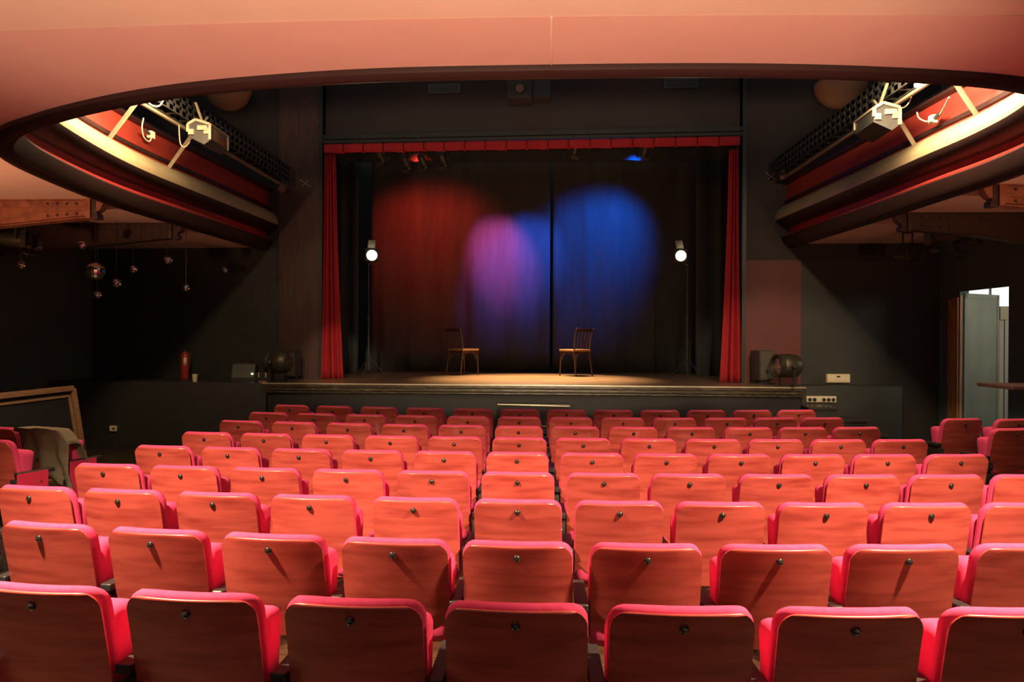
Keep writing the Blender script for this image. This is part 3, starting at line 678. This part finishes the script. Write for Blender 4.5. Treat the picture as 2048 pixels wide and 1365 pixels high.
MB().box((0.12, -0.15, 0.10), (0.155, -0.125, 0.13), 0.004).build('indicator', M_LED, r)['label'] = 'pale green indicator'
MB().box((0.157, -0.14, 0.02), (0.172, -0.12, 0.16), 0.003).build('side_strip', M_CHROME, r)
p = at(506, 765, Z=ST)
r = thing('control_box', 'small black control box with pale edges beside the monitor', 'box', (p.x, 11.40, ST - 0.01))
MB().box((-0.13, -0.08, 0), (0.13, 0.08, 0.14), 0.01).build('case', M_BLACKMETAL, r)
for x in (-0.06, 0.05, 0.118): MB().box((x, -0.09, 0.06), (x + 0.014, -0.075, 0.135), 0.004).build('edge_clip', M_PAPER, r)
p = at(516, 769, Y=10.72)
o = MB().box((-0.06, -0.03, 0), (0.06, 0.03, 0.025), 0.005).build('wooden_block', M_SEATTOP); o.location = (-4.16, 11.05, ST - 0.01)
tag(o, 'small pale wooden block at the left corner of the stage', 'block')

# wall boxes right of the stage
p = at(1675, 757, Y=11.6)
r = thing('emergency_light', 'cream emergency light box on the dark wall right of the stage', 'emergency light', (p.x, PY(p.x) - 0.035, p.z))
MB().box((-0.17, -0.035, -0.065), (0.17, 0.035, 0.065), 0.006).build('case', M_IVORY, r)
MB().box((-0.15, -0.043, -0.05), (0.15, -0.03, 0.0), 0.003).build('lower_cover', M_IVORY, r)
MB().box((-0.03, -0.042, 0.015), (0.02, -0.03, 0.038), 0.002).build('switch', M_BLACKMETAL, r)
struct('side_dado', MB().box((3.75, 11.25, 0), (5.3, 11.58, 1.0), 0.008), M_OLIVE, 'dark boxed-in ledge right of the stage')
p = at(1643, 799, Y=11.22)
r = thing('socket_strip', 'white strip of black sockets on the dark ledge right of the stage', 'sockets', (p.x, 11.235, p.z))
MB().box((-0.215, -0.015, -0.045), (0.215, 0.015, 0.045), 0.004).build('plate', M_IVORY, r)
for k in range(6):
    if k == 2: continue
    MB().lathe([(0.028, 0), (0.027, 0.012), (0.018, 0.014), (0.016, 0.004), (0, 0.004)], 16, Matrix.Translation((-0.17 + 0.068 * k, -0.014, -0.008)) @ Matrix.Rotation(radians(90), 4, 'X')).build('socket', M_BLACKMETAL, r)
r = thing('stage_stair', 'black wooden stair going down from the right end of the stage', 'stair', (3.72, 10.62, 0))
for k, (x0_, x1_, z) in enumerate(((0, 0.42, 0.74), (0.36, 0.86, 0.57), (0.80, 1.16, 0.36), (1.10, 1.46, 0.18))):
    MB().box((x0_, 0, z - 0.035), (x1_, 0.5, z), 0.006).build('tread', M_BLACKGLOSS, r)
MB().extrude_xz([(0, 0), (1.44, 0), (1.44, 0.145), (1.1, 0.145), (1.1, 0.325), (0.8, 0.325), (0.8, 0.535), (0.4, 0.535), (0.4, 0.705), (0, 0.705)], 0.02, 0.48).build('carcass', M_BLACKMETAL, r, smooth=False)
a = at(995, 809.5, Y=10.28); b_ = at(1140, 813.5, Y=10.28)
r = thing('front_steps', 'black step block at the foot of the stage with a pale front strip', 'steps', (0, 0, 0))
MB().box((a.x, 10.29, 0), (b_.x, SF(0) + 0.02, a.z - 0.005), 0.004).box((a.x, 10.0, 0), (b_.x, 10.3, a.z * 0.66), 0.004).box((a.x, 9.75, 0), (b_.x, 10.02, a.z * 0.33), 0.004).build('step_box', M_DARKPANEL, r, smooth=False)
MB().bar((a.x, 10.285, a.z), (b_.x, 10.285, b_.z), 0.02, 0.014, 0.003).build('nosing', M_ALU, r)['label'] = 'pale metal nosing'

# ------------------------------------------------------------------ steel beams under the gallery
def beam(loc, rz, L, label, mat):
    root = thing('steel_beam', label, 'beam', loc, rz, 'riveted beams under the gallery')
    wb = MB(); wb.extrude_xz([(0.18, 0), (L, 0), (L, -0.42), (1.0, -0.27), (0.18, -0.19)], -0.008, 0.008)
    w = wb.build('web', mat, root, smooth=False)
    fl = MB()
    for sy in (-1, 1):
        y0_, y1_ = sorted((sy * 0.008, sy * 0.02))
        fl.extrude_xz([(0.24, -0.012), (L, -0.012), (L, -0.075), (0.24, -0.075)], y0_, y1_)
        fl.extrude_xz([(0.24, -0.115), (0.75, -0.13), (1.0, -0.19), (L, -0.33), (L, -0.41), (1.0, -0.265), (0.24, -0.185)], y0_, y1_)
    fl.bar((0.2, 0, -0.006), (L, 0, -0.006), 0.14, 0.012); fl.bar((0.2, 0, -0.192), (1.0, 0, -0.272), 0.14, 0.012); fl.bar((1.0, 0, -0.272), (L, 0, -0.42), 0.14, 0.012)
    f = fl.build('flange', mat, root, smooth=False)
    for k in range(4):
        for z in (-0.043, -0.150 - 0.008 * k):
            rv = MB()
            for sy in (-1, 1): rv.ball((0.33 + 0.105 * k, sy * 0.021, z), 0.015, 8, 6, (1, 0.6, 1))
            rv.build('rivet', M_DARKRIVET, f)
    MB().box((0.155, -0.07, -0.20), (0.215, 0.07, 0.0), 0.005).build('end_plate', mat, root)
    MB().box((0.095, -0.05, -0.16), (0.16, 0.05, 0.0), 0.004).box((0.08, -0.055, -0.21), (0.15, 0.055, -0.155), 0.004).build('end_block', M_DARKRIVET, root)
    pr = [(0.10, 0)] + [(-0.02 + 0.0 * k, 0) for k in (0,)] + [(-0.02, -0.015), (0.015, -0.03), (0.03, -0.06), (0.05, -0.10), (0.075, -0.125), (0.10, -0.13)]
    MB().extrude_xz(pr, -0.05, 0.05).build('corbel', mat, root, smooth=False)
    return root
p = at(216, 400, Z=SOF); beam((p.x, p.y, SOF), pi, 2.65, 'rust red riveted beam under the left gallery, nearer of the two', M_RUST)
p = at(372, 447, Z=SOF); beam((p.x, p.y, SOF), pi, 2.65, 'shade-darkened riveted beam under the left gallery, nearer the stage', M_SHADEDSTEEL)
p = at(1957, 371, Z=SOF); beam((p.x, p.y, SOF), 0, 1.95, 'rust red riveted beam under the right gallery, nearer of the two', M_RUST)
p = at(1783, 427, Z=SOF); beam((p.x, p.y, SOF), 0, 1.95, 'shade-darkened riveted beam under the right gallery, nearer the stage', M_SHADEDSTEEL)

# ------------------------------------------------------------------ mirror balls
def mirror_ball(px, py, Y, r, label):
    p = at(px, py, Y=Y)
    root = thing('mirror_ball', label, 'mirror ball', p, random.uniform(0, 1), 'mirror balls under the left gallery')
    MB().ball((0, 0, 0), r, 22, 15).build('mirror_tiles', M_MIRROR, root, smooth=False)
    MB().tube([(0, 0, r * 0.95), (0, 0, SOF - p.z)], 0.003, 6).build('wire', M_BLACKMETAL, root)
for (px, py, Y, r, l) in ((190, 543, 9.0, 0.115, 'largest mirror ball hanging under the left gallery'), (233, 567, 9.2, 0.06, 'small mirror ball just right of the largest one'), (195, 590, 9.5, 0.055, 'small mirror ball straight below the largest one'),
                          (267, 539, 9.3, 0.05, 'small mirror ball level with the largest, to its right'), (335, 521, 9.6, 0.06, 'highest small mirror ball, in the middle of the dark left area'), (372, 576, 9.8, 0.05, 'lowest right small mirror ball under the left gallery'),
                          (449, 541, 11.55, 0.055, 'small mirror ball nearest the stage under the left gallery'), (163, 491, 8.6, 0.05, 'small mirror ball above the largest one'), (42, 531, 8.4, 0.05, 'leftmost small mirror ball, near the left edge')):
    mirror_ball(px, py, Y, r, l)

# under-gallery lanterns
p = at(42, 480, Y=8.2); lantern('gallery_lantern', 'dark lantern hung under the left gallery at the left edge', p, p + Vector((1, 0.12, -0.05)), 1.0, M_BRONZE, 'lanterns under the gallery', True, SOF - p.z)
p = at(1885, 473, Y=9.6); lantern('gallery_lantern', 'dark lantern with a yellow glint under the right gallery', p, p + Vector((-0.7, 0.9, -0.15)), 1.0, M_BRONZE, 'lanterns under the gallery', True, SOF - p.z)
p = at(1930, 488, Y=10.1); lantern('gallery_lantern', 'dark lantern under the right gallery, right of the glinting one', p, p + Vector((-0.6, 1.0, -0.3)), 1.0, None, 'lanterns under the gallery', True, SOF - p.z)
p = at(1815, 512, Y=10.4); lantern('gallery_lantern', 'dark lantern under the right gallery, lowest and nearest the stage', p, p + Vector((0.4, -0.9, -0.1)), 0.9, None, 'lanterns under the gallery', True, (SOF - p.z) / 0.9)

# ------------------------------------------------------------------ gallery lighting rails
def gallery_side(sx, Y0, Y1, xrail, posts, label_rail, label_tray):
    zr = 4.10
    r = thing('lighting_rail', label_rail, 'rail', (0, 0, 0), 0, 'steel rails on the gallery front')
    MB().bar((xrail, Y0, zr), (xrail, Y1, zr), 0.035, 0.03, 0.004).build('rail', M_STEEL, r)
    for (bx, by) in posts:
        MB().bar((bx, by, SOF + 0.55), (xrail, by, zr), 0.045, 0.014, 0.003, up=(0, 1, 0)).build('bracket', M_STEEL, r)
    t = thing('cable_tray', label_tray, 'cable tray', (0, 0, 0), 0, 'cable trays along the gallery')
    xi = xrail - sx * 0.16
    pn = MB()
    n = int((Y1 - Y0) / 0.14); z0_, z1_ = zr + 0.03, zr + 0.25
    for xx in (xrail - sx * 0.02, xi):                  # two perforated sides
        pn.bar((xx, Y0, z0_ + 0.02), (xx, Y1, z0_ + 0.02), 0.012, 0.06); pn.bar((xx, Y0, z1_ - 0.02), (xx, Y1, z1_ - 0.02), 0.012, 0.05); pn.bar((xx, Y0, (z0_ + z1_) / 2), (xx, Y1, (z0_ + z1_) / 2), 0.012, 0.045)
        for k in range(n + 1):
            y = Y0 + (Y1 - Y0) * k / n; pn.bar((xx, y, z0_), (xx, y, z1_), 0.012, 0.075, up=(0, 1, 0))
    pn.build('perforated_side', M_BLACKMETAL, t, smooth=False)
    for k in range(n // 2 + 1):
        y = Y0 + (Y1 - Y0) * k / (n // 2); MB().bar((xrail - sx * 0.02, y, z0_ + 0.005), (xi, y, z0_ + 0.005), 0.03, 0.01).build('rung', M_BLACKMETAL, t, smooth=False)
    return xi, zr
gallery_side(-1, 7.15, 11.6, -4.13, ((-4.44, 7.5), (-4.42, 8.72)), 'steel rail bracketed to the left gallery front', 'black perforated cable tray along the left gallery')
gallery_side(1, 6.6, 11.2, 3.60, ((3.86, 6.85), (3.84, 7.92)), 'steel rail bracketed to the right gallery front', 'black perforated cable tray along the right gallery')

def flood(loc, rz, label):
    root = thing('floodlight', label, 'floodlight', loc, rz, 'floodlights on the gallery rails')
    prof = [(-0.12, 0.085), (0.04, 0.135), (0.125, 0.085), (0.125, -0.05), (-0.05, -0.135), (-0.12, -0.085)]
    MB().extrude_yz(prof, -0.24, 0.24).build('housing', M_BLACKMETAL, root, smooth=False)
    for sx in (-1, 1):
        c = MB(); x = sx * 0.25
        for (y0, z0), (y1, z1) in ((prof[0], prof[1]), (prof[1], prof[2]), (prof[5], prof[0]), (prof[2], (0.125, 0.0))):
            c.bar((x, y0, z0), (x, y1, z1), 0.028, 0.028, up=(1, 0, 0))
        c.box((x - 0.012, -0.09, 0.02), (x + 0.012, 0.02, 0.07)).box((x - 0.012, 0.06, -0.03), (x + 0.012, 0.12, 0.03)).box((x - 0.006, -0.11, -0.02), (x + 0.006, -0.05, 0.05))
        c.build('end_cap', M_STEEL, root, smooth=False)
    MB().bar((-0.24, 0.045, 0.143), (0.24, 0.045, 0.143), 0.03, 0.012).bar((-0.24, 0.13, 0.085), (0.24, 0.13, 0.085), 0.014, 0.02).bar((-0.24, -0.125, 0.085), (0.24, -0.125, 0.085), 0.014, 0.02).build('edge_strip', M_STEEL, root)
    MB().box((-0.20, -0.127, -0.075), (0.20, -0.118, 0.07), 0.003).build('glass', M_GLASS, root)
    k = MB(); k.bar((-0.1, 0.02, 0.13), (-0.30, 0.02, 0.31), 0.026, 0.012); k.tube([(-0.1, 0.02, 0.14), (0.02, 0.02, 0.24)], 0.013, 8)
    k.build('yoke', M_STEEL, root)
    return root
flood((-3.80, 8.4, 3.96), radians(92), 'grey floodlight clamped to the left gallery rail')
flood((3.40, 7.8, 3.90), radians(88), 'grey floodlight clamped to the right gallery rail')

def cable(name, pts, label, mat=M_CABLE, r=0.007):
    V = [Vector(p) for p in pts]; out = []
    for i in range(len(V) - 1):
        a, b, c, d = V[max(i - 1, 0)], V[i], V[i + 1], V[min(i + 2, len(V) - 1)]
        for k in range(6):
            t = k / 6; out.append(0.5 * ((2 * b) + (c - a) * t + (2 * a - 5 * b + 4 * c - d) * t * t + (3 * b - a - 3 * c + d) * t ** 3))
    out.append(V[-1])
    o = MB().tube(out, r, 8).build(name, mat); tag(o, label, 'cable', 'pale cables on the gallery rails'); return o
cable('cable', [at(287, 236, X=-4.2), at(284, 255, X=-4.22), at(288, 275, X=-4.25), at(299, 283, X=-4.27), at(304, 270, X=-4.3)], 'pale cable looping from the left rail to the plug')
cable('cable', [at(358, 250, X=-4.08), at(359, 275, X=-4.1), at(362, 290, X=-4.1), at(370, 294, X=-4.06), at(380, 284, X=-4.02)], 'pale cable hanging in front of the left floodlight')
cable('cable', [at(295, 203, X=-3.93), at(304, 211, X=-3.92), at(318, 212, X=-3.9), at(327, 200, X=-3.9)], 'pale cable curling over the top of the left rail')
cable('cable', [at(1764, 203, X=3.68), at(1790, 214, X=3.68), at(1810, 214, X=3.68), at(1822, 195, X=3.68), at(1823, 172, X=3.68)], 'pale cable arching behind the right floodlight')
cable('cable', [at(1834, 224, X=3.70), at(1838, 236, X=3.72), at(1852, 243, X=3.74), at(1864, 240, X=3.75)], 'pale cable drooping to the right plug')
cable('cable', [at(1898, 195, X=3.56), at(1888, 215, X=3.66), at(1880, 229, X=3.72)], 'pale cable falling from the right rail joint')
def plug(p, label):
    r = thing('cable_plug', label, 'plug', p, 0, 'plugs on the gallery front')
    MB().box((-0.03, -0.04, -0.04), (0.03, 0.04, 0.04), 0.01).build('connector', M_PAPER, r)
    MB().tube([(0.0, -0.03, 0.0), (0.0, -0.12, 0.02)], 0.018, 10).build('socket', M_BLACKMETAL, r)
plug(at(302, 270, X=-4.38), 'pale cable plug fixed to the left gallery front')
plug(at(1866, 239, X=3.80), 'pale cable plug fixed to the right gallery front')
p = at(1838, 167, X=3.40)
r = thing('clip_lamp', 'small lit lamp at the top of the right gallery rail', 'lamp', p)
MB().tube([(0, -0.07, 0.0), (0, 0.05, 0.0)], 0.022, 10).build('lamp_tube', M_TUBE, r)
MB().tube([(0, -0.30, -0.02), (0, -0.06, 0.0)], 0.010, 8).bar((0, -0.28, -0.02), (0.07, -0.3, 4.13 - p.z), 0.02, 0.012).build('arm', M_STEEL, r)
def small_box(px, py, Y, label, tilt):
    p = at(px, py, Y=Y); r = thing('junction_box', label, 'lamp box', p, 0, 'small lamp boxes by the stage')
    Mx = Matrix.Rotation(radians(tilt), 4, 'Y')
    f = MB().box((-0.065, -0.05, -0.075), (0.065, 0.05, 0.075), 0.01, Mx).build('frame', M_PILASTER, r)
    MB().box((-0.05, -0.058, -0.06), (0.05, -0.045, 0.06), 0.004, Mx).build('glass', M_GLASS, r)
    MB().bar((0, 0.02, 0.05), (0.0, 0.10, 0.16), 0.02, 0.01).build('clamp', M_BLACKMETAL, r)
small_box(566, 378, 11.75, 'small glazed lamp box at the stage end of the left tray', 25)
small_box(1566, 350, 11.4, 'small glazed lamp box at the stage end of the right tray', -12)
def cross(px, py, label):
    p = at(px, py, Y=11.8); y = PY(p.x) - 0.05; r = tag(MB().bar((p.x - 0.09, y, p.z + 0.06), (p.x + 0.09, y, p.z - 0.06), 0.018, 0.012).bar((p.x - 0.05, y, p.z - 0.05), (p.x + 0.05, y, p.z + 0.05), 0.018, 0.012).bar((p.x, y, p.z), (p.x, y + 0.08, p.z), 0.02, 0.02).build('wall_bracket', M_STEEL), label, 'bracket', 'cross brackets on the proscenium wall'); return r
cross(603, 362, 'small crossed metal bracket on the wall left of the stage')
cross(1535, 358, 'small crossed metal bracket on the wall right of the stage')
# plaster bowls high on the proscenium wall
def bowl(px, py, Y, R_, label):
    p = at(px, py, Y=Y); p.y = PY(p.x) - R_ * 1.02
    r = thing('wall_bowl', label, 'wall lamp', p, 0, 'bowl lamps beside the stage')
    prof = [(R_ * sin(t * pi / 2 / 10), -R_ * cos(t * pi / 2 / 10)) for t in range(11)] + [(R_ * 0.96, 0.015)] + [(R_ * 0.95 * sin(t * pi / 2 / 10), -R_ * 0.95 * cos(t * pi / 2 / 10)) for t in range(10, -1, -1)]
    MB().lathe(prof, 32).build('bowl', M_DOME, r, angle=60)
    MB().tube([(0, R_ * 0.9, -0.02), (0, R_ * 1.05, -0.02)], 0.04, 12).build('mount', M_BLACKMETAL, r)
bowl(449, 170, 11.6, 0.36, 'brown plaster bowl lamp high left of the stage')
bowl(1684, 165, 11.2, 0.37, 'brown plaster bowl lamp high right of the stage')
# projector over the stage
p = at(1058, 186, Y=11.3)
r = thing('projector', 'black projector hung high above the middle of the stage', 'projector', (p.x, 11.3, p.z))
MB().box((-0.32, -0.22, -0.14), (0.05, 0.2, 0.14), 0.02).build('case', M_BLACKMETAL, r)
MB().lathe([(0.05, 0), (0.06, 0.06), (0.05, 0.065), (0, 0.05)], 16, Matrix.Translation((-0.13, -0.22, -0.02)) @ Matrix.Rotation(radians(90), 4, 'X')).build('lens', M_GLASS, r)
MB().extrude_yz([(-0.2, -0.12), (0.18, -0.1), (0.18, 0.12), (-0.12, 0.15)], 0.07, 0.32).build('side_unit', M_BLACKMETAL, r, smooth=False)
MB().bar((-0.1, 0.0, 0.13), (-0.1, 0.0, 0.36), 0.04, 0.04).bar((-0.12, 0, 0.34), (-0.12, 0.75, 0.34), 0.04, 0.04).bar((0.18, 0, 0.12), (0.18, 0.0, 0.36), 0.03, 0.03).bar((0.18, 0, 0.34), (0.18, 0.75, 0.34), 0.03, 0.03).build('hanger', M_BLACKMETAL, r)
def vent(px, py, label):
    p = at(px, py, Y=11.95); y = PY(p.x) + 0.115
    r = thing('wall_vent', label, 'vent', (p.x, y, p.z), -0.05, 'vents above the stage')
    MB().box((-0.26, -0.012, -0.075), (0.26, 0.004, 0.075), 0.004).build('frame', M_BLACK, r)
    for k in range(5): MB().bar((-0.23, -0.018, -0.05 + 0.025 * k), (0.23, -0.018, -0.05 + 0.025 * k), 0.012, 0.006).build('louvre', M_BLACK, r)
vent(887, 174, 'dark slatted vent high above the stage, left of the projector')
vent(1360, 171, 'dark slatted vent high above the stage, right of the projector')

# ------------------------------------------------------------------ left side: leaning framed panel, cloth
TR = Vector((-5.97, 9.30, 1.03)); BR = Vector((-5.78, 9.27, 0.0)); TL = Vector((-5.02, 6.9, 1.14)); BL = Vector((-4.8, 6.9, 0.0))
TL = TR + Vector((-0.02, -1.75, 0)); BL = BR + Vector((-0.02, -1.75, 0))
r = thing('framed_panel', 'black panel in a gilt brown frame leaning at the left edge', 'framed panel', (0, 0, 0))
fr = MB()
for a_, b_ in ((TL, TR), (TR, BR), (BR, BL), (BL, TL)): fr.bar(a_, b_, 0.07, 0.075, 0.012, up=(1, 0, 0.2))
fr.build('frame', M_GOLD, r)
inn = MB(); ins = 0.045
for a_, b_ in ((TL + Vector((0.02, .09, -.09)), TR + Vector((0.02, -.09, -.09))), (TR + Vector((0.02, -.09, -.09)), BR + Vector((0, -.09, .09)))): inn.bar(a_, b_, 0.03, 0.03, 0.006, up=(1, 0, 0.2))
inn.build('inner_bead', M_GOLD, r)
pm = MB(); V = [TL, TR, BR, BL]; off = Vector((-0.03, 0, 0))
q1 = pm.verts(V); q2 = pm.verts([v + off for v in V]); pm.face(q1); pm.face(q2[::-1])
for k in range(4): pm.face([q1[k], q1[(k + 1) % 4], q2[(k + 1) % 4], q2[k]])
pm.build('panel', M_DARKPANEL, r, smooth=False)
# cloth over the seat back
cr = radians(-18); cx0, cy0 = -4.47, 6.51
rowsc = []
for j in range(33):
    s = -0.62 + 1.0 * j / 32         # arc length: negative = behind the back, positive = in front
    row = []
    for i in range(29):
        u = -0.262 + 0.582 * i / 28
        n1 = noise.noise(Vector((u * 5, s * 4, 1.3))); n2 = noise.noise(Vector((u * 14, s * 3, 7.7)))
        top = BH + 0.022
        hang = -s if s < 0 else s
        cut = 0.62 * (0.55 + 0.45 * max(0, min(1, (u + 0.02) / 0.2)))   # the rear edge hangs lower on the right
        if s < 0: hang = min(1, hang / 0.62) * cut
        drop = max(0, hang - 0.05)
        z = top - drop - 0.008 * abs(n1) - (0.055 * max(0, abs(u) - 0.2) * 8) * 0.25
        if abs(u) > 0.245: z -= (abs(u) - 0.245) * 1.6
        yy = back_y(u * 0.7, max(z, 0.3)) + (-0.028 if s < 0 else 0.095)
        if hang < 0.05: yy = back_y(u * 0.7, BH) + 0.034 + (s / 0.05) * 0.062
        amp = min(1, drop / 0.25)
        yy += (-1 if s < 0 else 1) * amp * (0.030 + 0.035 * sin(u * 26 + 2 * n1) + 0.02 * n2)
        row.append((cx0 + u * cos(cr) - yy * sin(cr), cy0 + u * sin(cr) + yy * cos(cr), z))
    rowsc.append(row)
o = MB().grid(rowsc).build('draped_cloth', M_CLOTH, angle=80); o.modifiers.new('thickness', 'SOLIDIFY').thickness = 0.006
tag(o, 'olive grey cloth thrown over a seat of the left block', 'cloth')
# socket box on the dark front of the side platform
p = at(224, 858, Y=10.95)
r = thing('wall_socket', 'small pale socket box on the dark front of the left platform', 'socket', (p.x, 10.985, p.z))
MB().box((-0.05, -0.02, -0.04), (0.05, 0.015, 0.04), 0.006).build('plate', M_PAPER, r)
MB().lathe([(0.02, 0), (0.018, 0.006), (0, 0.004)], 12, Matrix.Translation((0.015, -0.02, 0)) @ Matrix.Rotation(radians(90), 4, 'X')).build('outlet', M_BLACKMETAL, r)

# ------------------------------------------------------------------ right side door, lobby, table
d0 = Vector((WX + 0.055, 11.02, 0)); d1 = Vector((6.802, 11.5, 0)); dz = 2.36
dd = (d1 - d0); ang = atan2(dd.y, dd.x)
r = thing('door_1', 'grey green door standing open in the right wall', 'door', d0, ang); r['kind'] = 'structure'
Ld = dd.length
MB().box((0, -0.02, 0.01), (Ld, 0.02, dz), 0.004).build('leaf', M_DOOR, r)
MB().box((0.0, -0.028, 0.01), (0.06, -0.018, dz)).box((Ld - 0.05, -0.028, 0.01), (Ld, -0.018, dz)).box((0.0, -0.028, dz - 0.07), (Ld, -0.018, dz)).build('edge_strip', M_DOOR, r, smooth=False)
mb = MB(); mb.box((WX - 0.03, 11.0, 0), (WX + 0.02, 11.13, 2.30)); mb.box((WX - 0.02, 11.13, 0), (WX + 0.02, 11.28, 2.28), 0.006)
mb.box((WX + 0.0, 10.985, 0), (WX + 0.03, 11.0, 2.33))
struct('trim_12', mb, M_JAMB, 'orange brown timber door frame')
mb = MB(); mb.box((WX, 8.0, -0.1), (10.0, 15.5, 0)); struct('floor_lobby', mb, M_FLOOR)
mb = MB(); mb.box((9.9, 8.0, 0), (10.05, 15.5, 3.2)); mb.box((WX + 0.2, 15.4, 0), (10.0, 15.55, 3.2)); struct('wall_lobby', mb, M_LOBBY)
p = at(2003, 600, Y=12.6); q = at(2013, 600, Y=12.6)
mb = MB(); mb.box((p.x - 0.03, 12.6, 0), (q.x - 0.035, 12.7, 2.22), 0.01); struct('trim_13', mb, M_LOBBY, 'cream lobby door post')
mb = MB(); mb.box((q.x - 0.03, 12.58, 0), (q.x + 0.10, 12.68, 2.22), 0.01); struct('trim_14', mb, M_GREYTRIM, 'pale grey lobby door post')
mb = MB(); mb.box((p.x - 0.04, 12.56, 2.02), (q.x + 0.12, 12.7, 2.24), 0.006); struct('trim_15', mb, M_LOBBY, 'cream lobby door head')
wn = MB().box((6.9, 15.34, 2.2), (9.6, 15.4, 3.0)).build('window_1', M_SKYWIN, smooth=False); wn['kind'] = 'structure'
mb = MB()
for x in (6.88, 7.55, 8.2, 8.9, 9.6): mb.box((x, 15.31, 2.18), (x + 0.04, 15.36, 3.02))
mb.box((6.88, 15.31, 2.17), (9.62, 15.36, 2.22)); f_ = mb.build('window_frame', M_GREYTRIM, wn, smooth=False)
p = at(2012, 772, Y=7.3)
r = thing('bar_table', 'dark high table cut by the right edge, in front of the door', 'table', (p.x + 0.36, 7.5, 0))
MB().box((-0.35, -0.3, p.z - 0.035), (0.35, 0.3, p.z), 0.008).build('tabletop', M_PILASTER, r)
MB().tube([(0, 0, 0.02), (0, 0, p.z - 0.03)], 0.035, 12).build('pedestal', M_BLACKMETAL, r)
MB().lathe([(0.22, 0), (0.22, 0.012), (0.05, 0.03)], 24).build('base', M_BLACKMETAL, r)
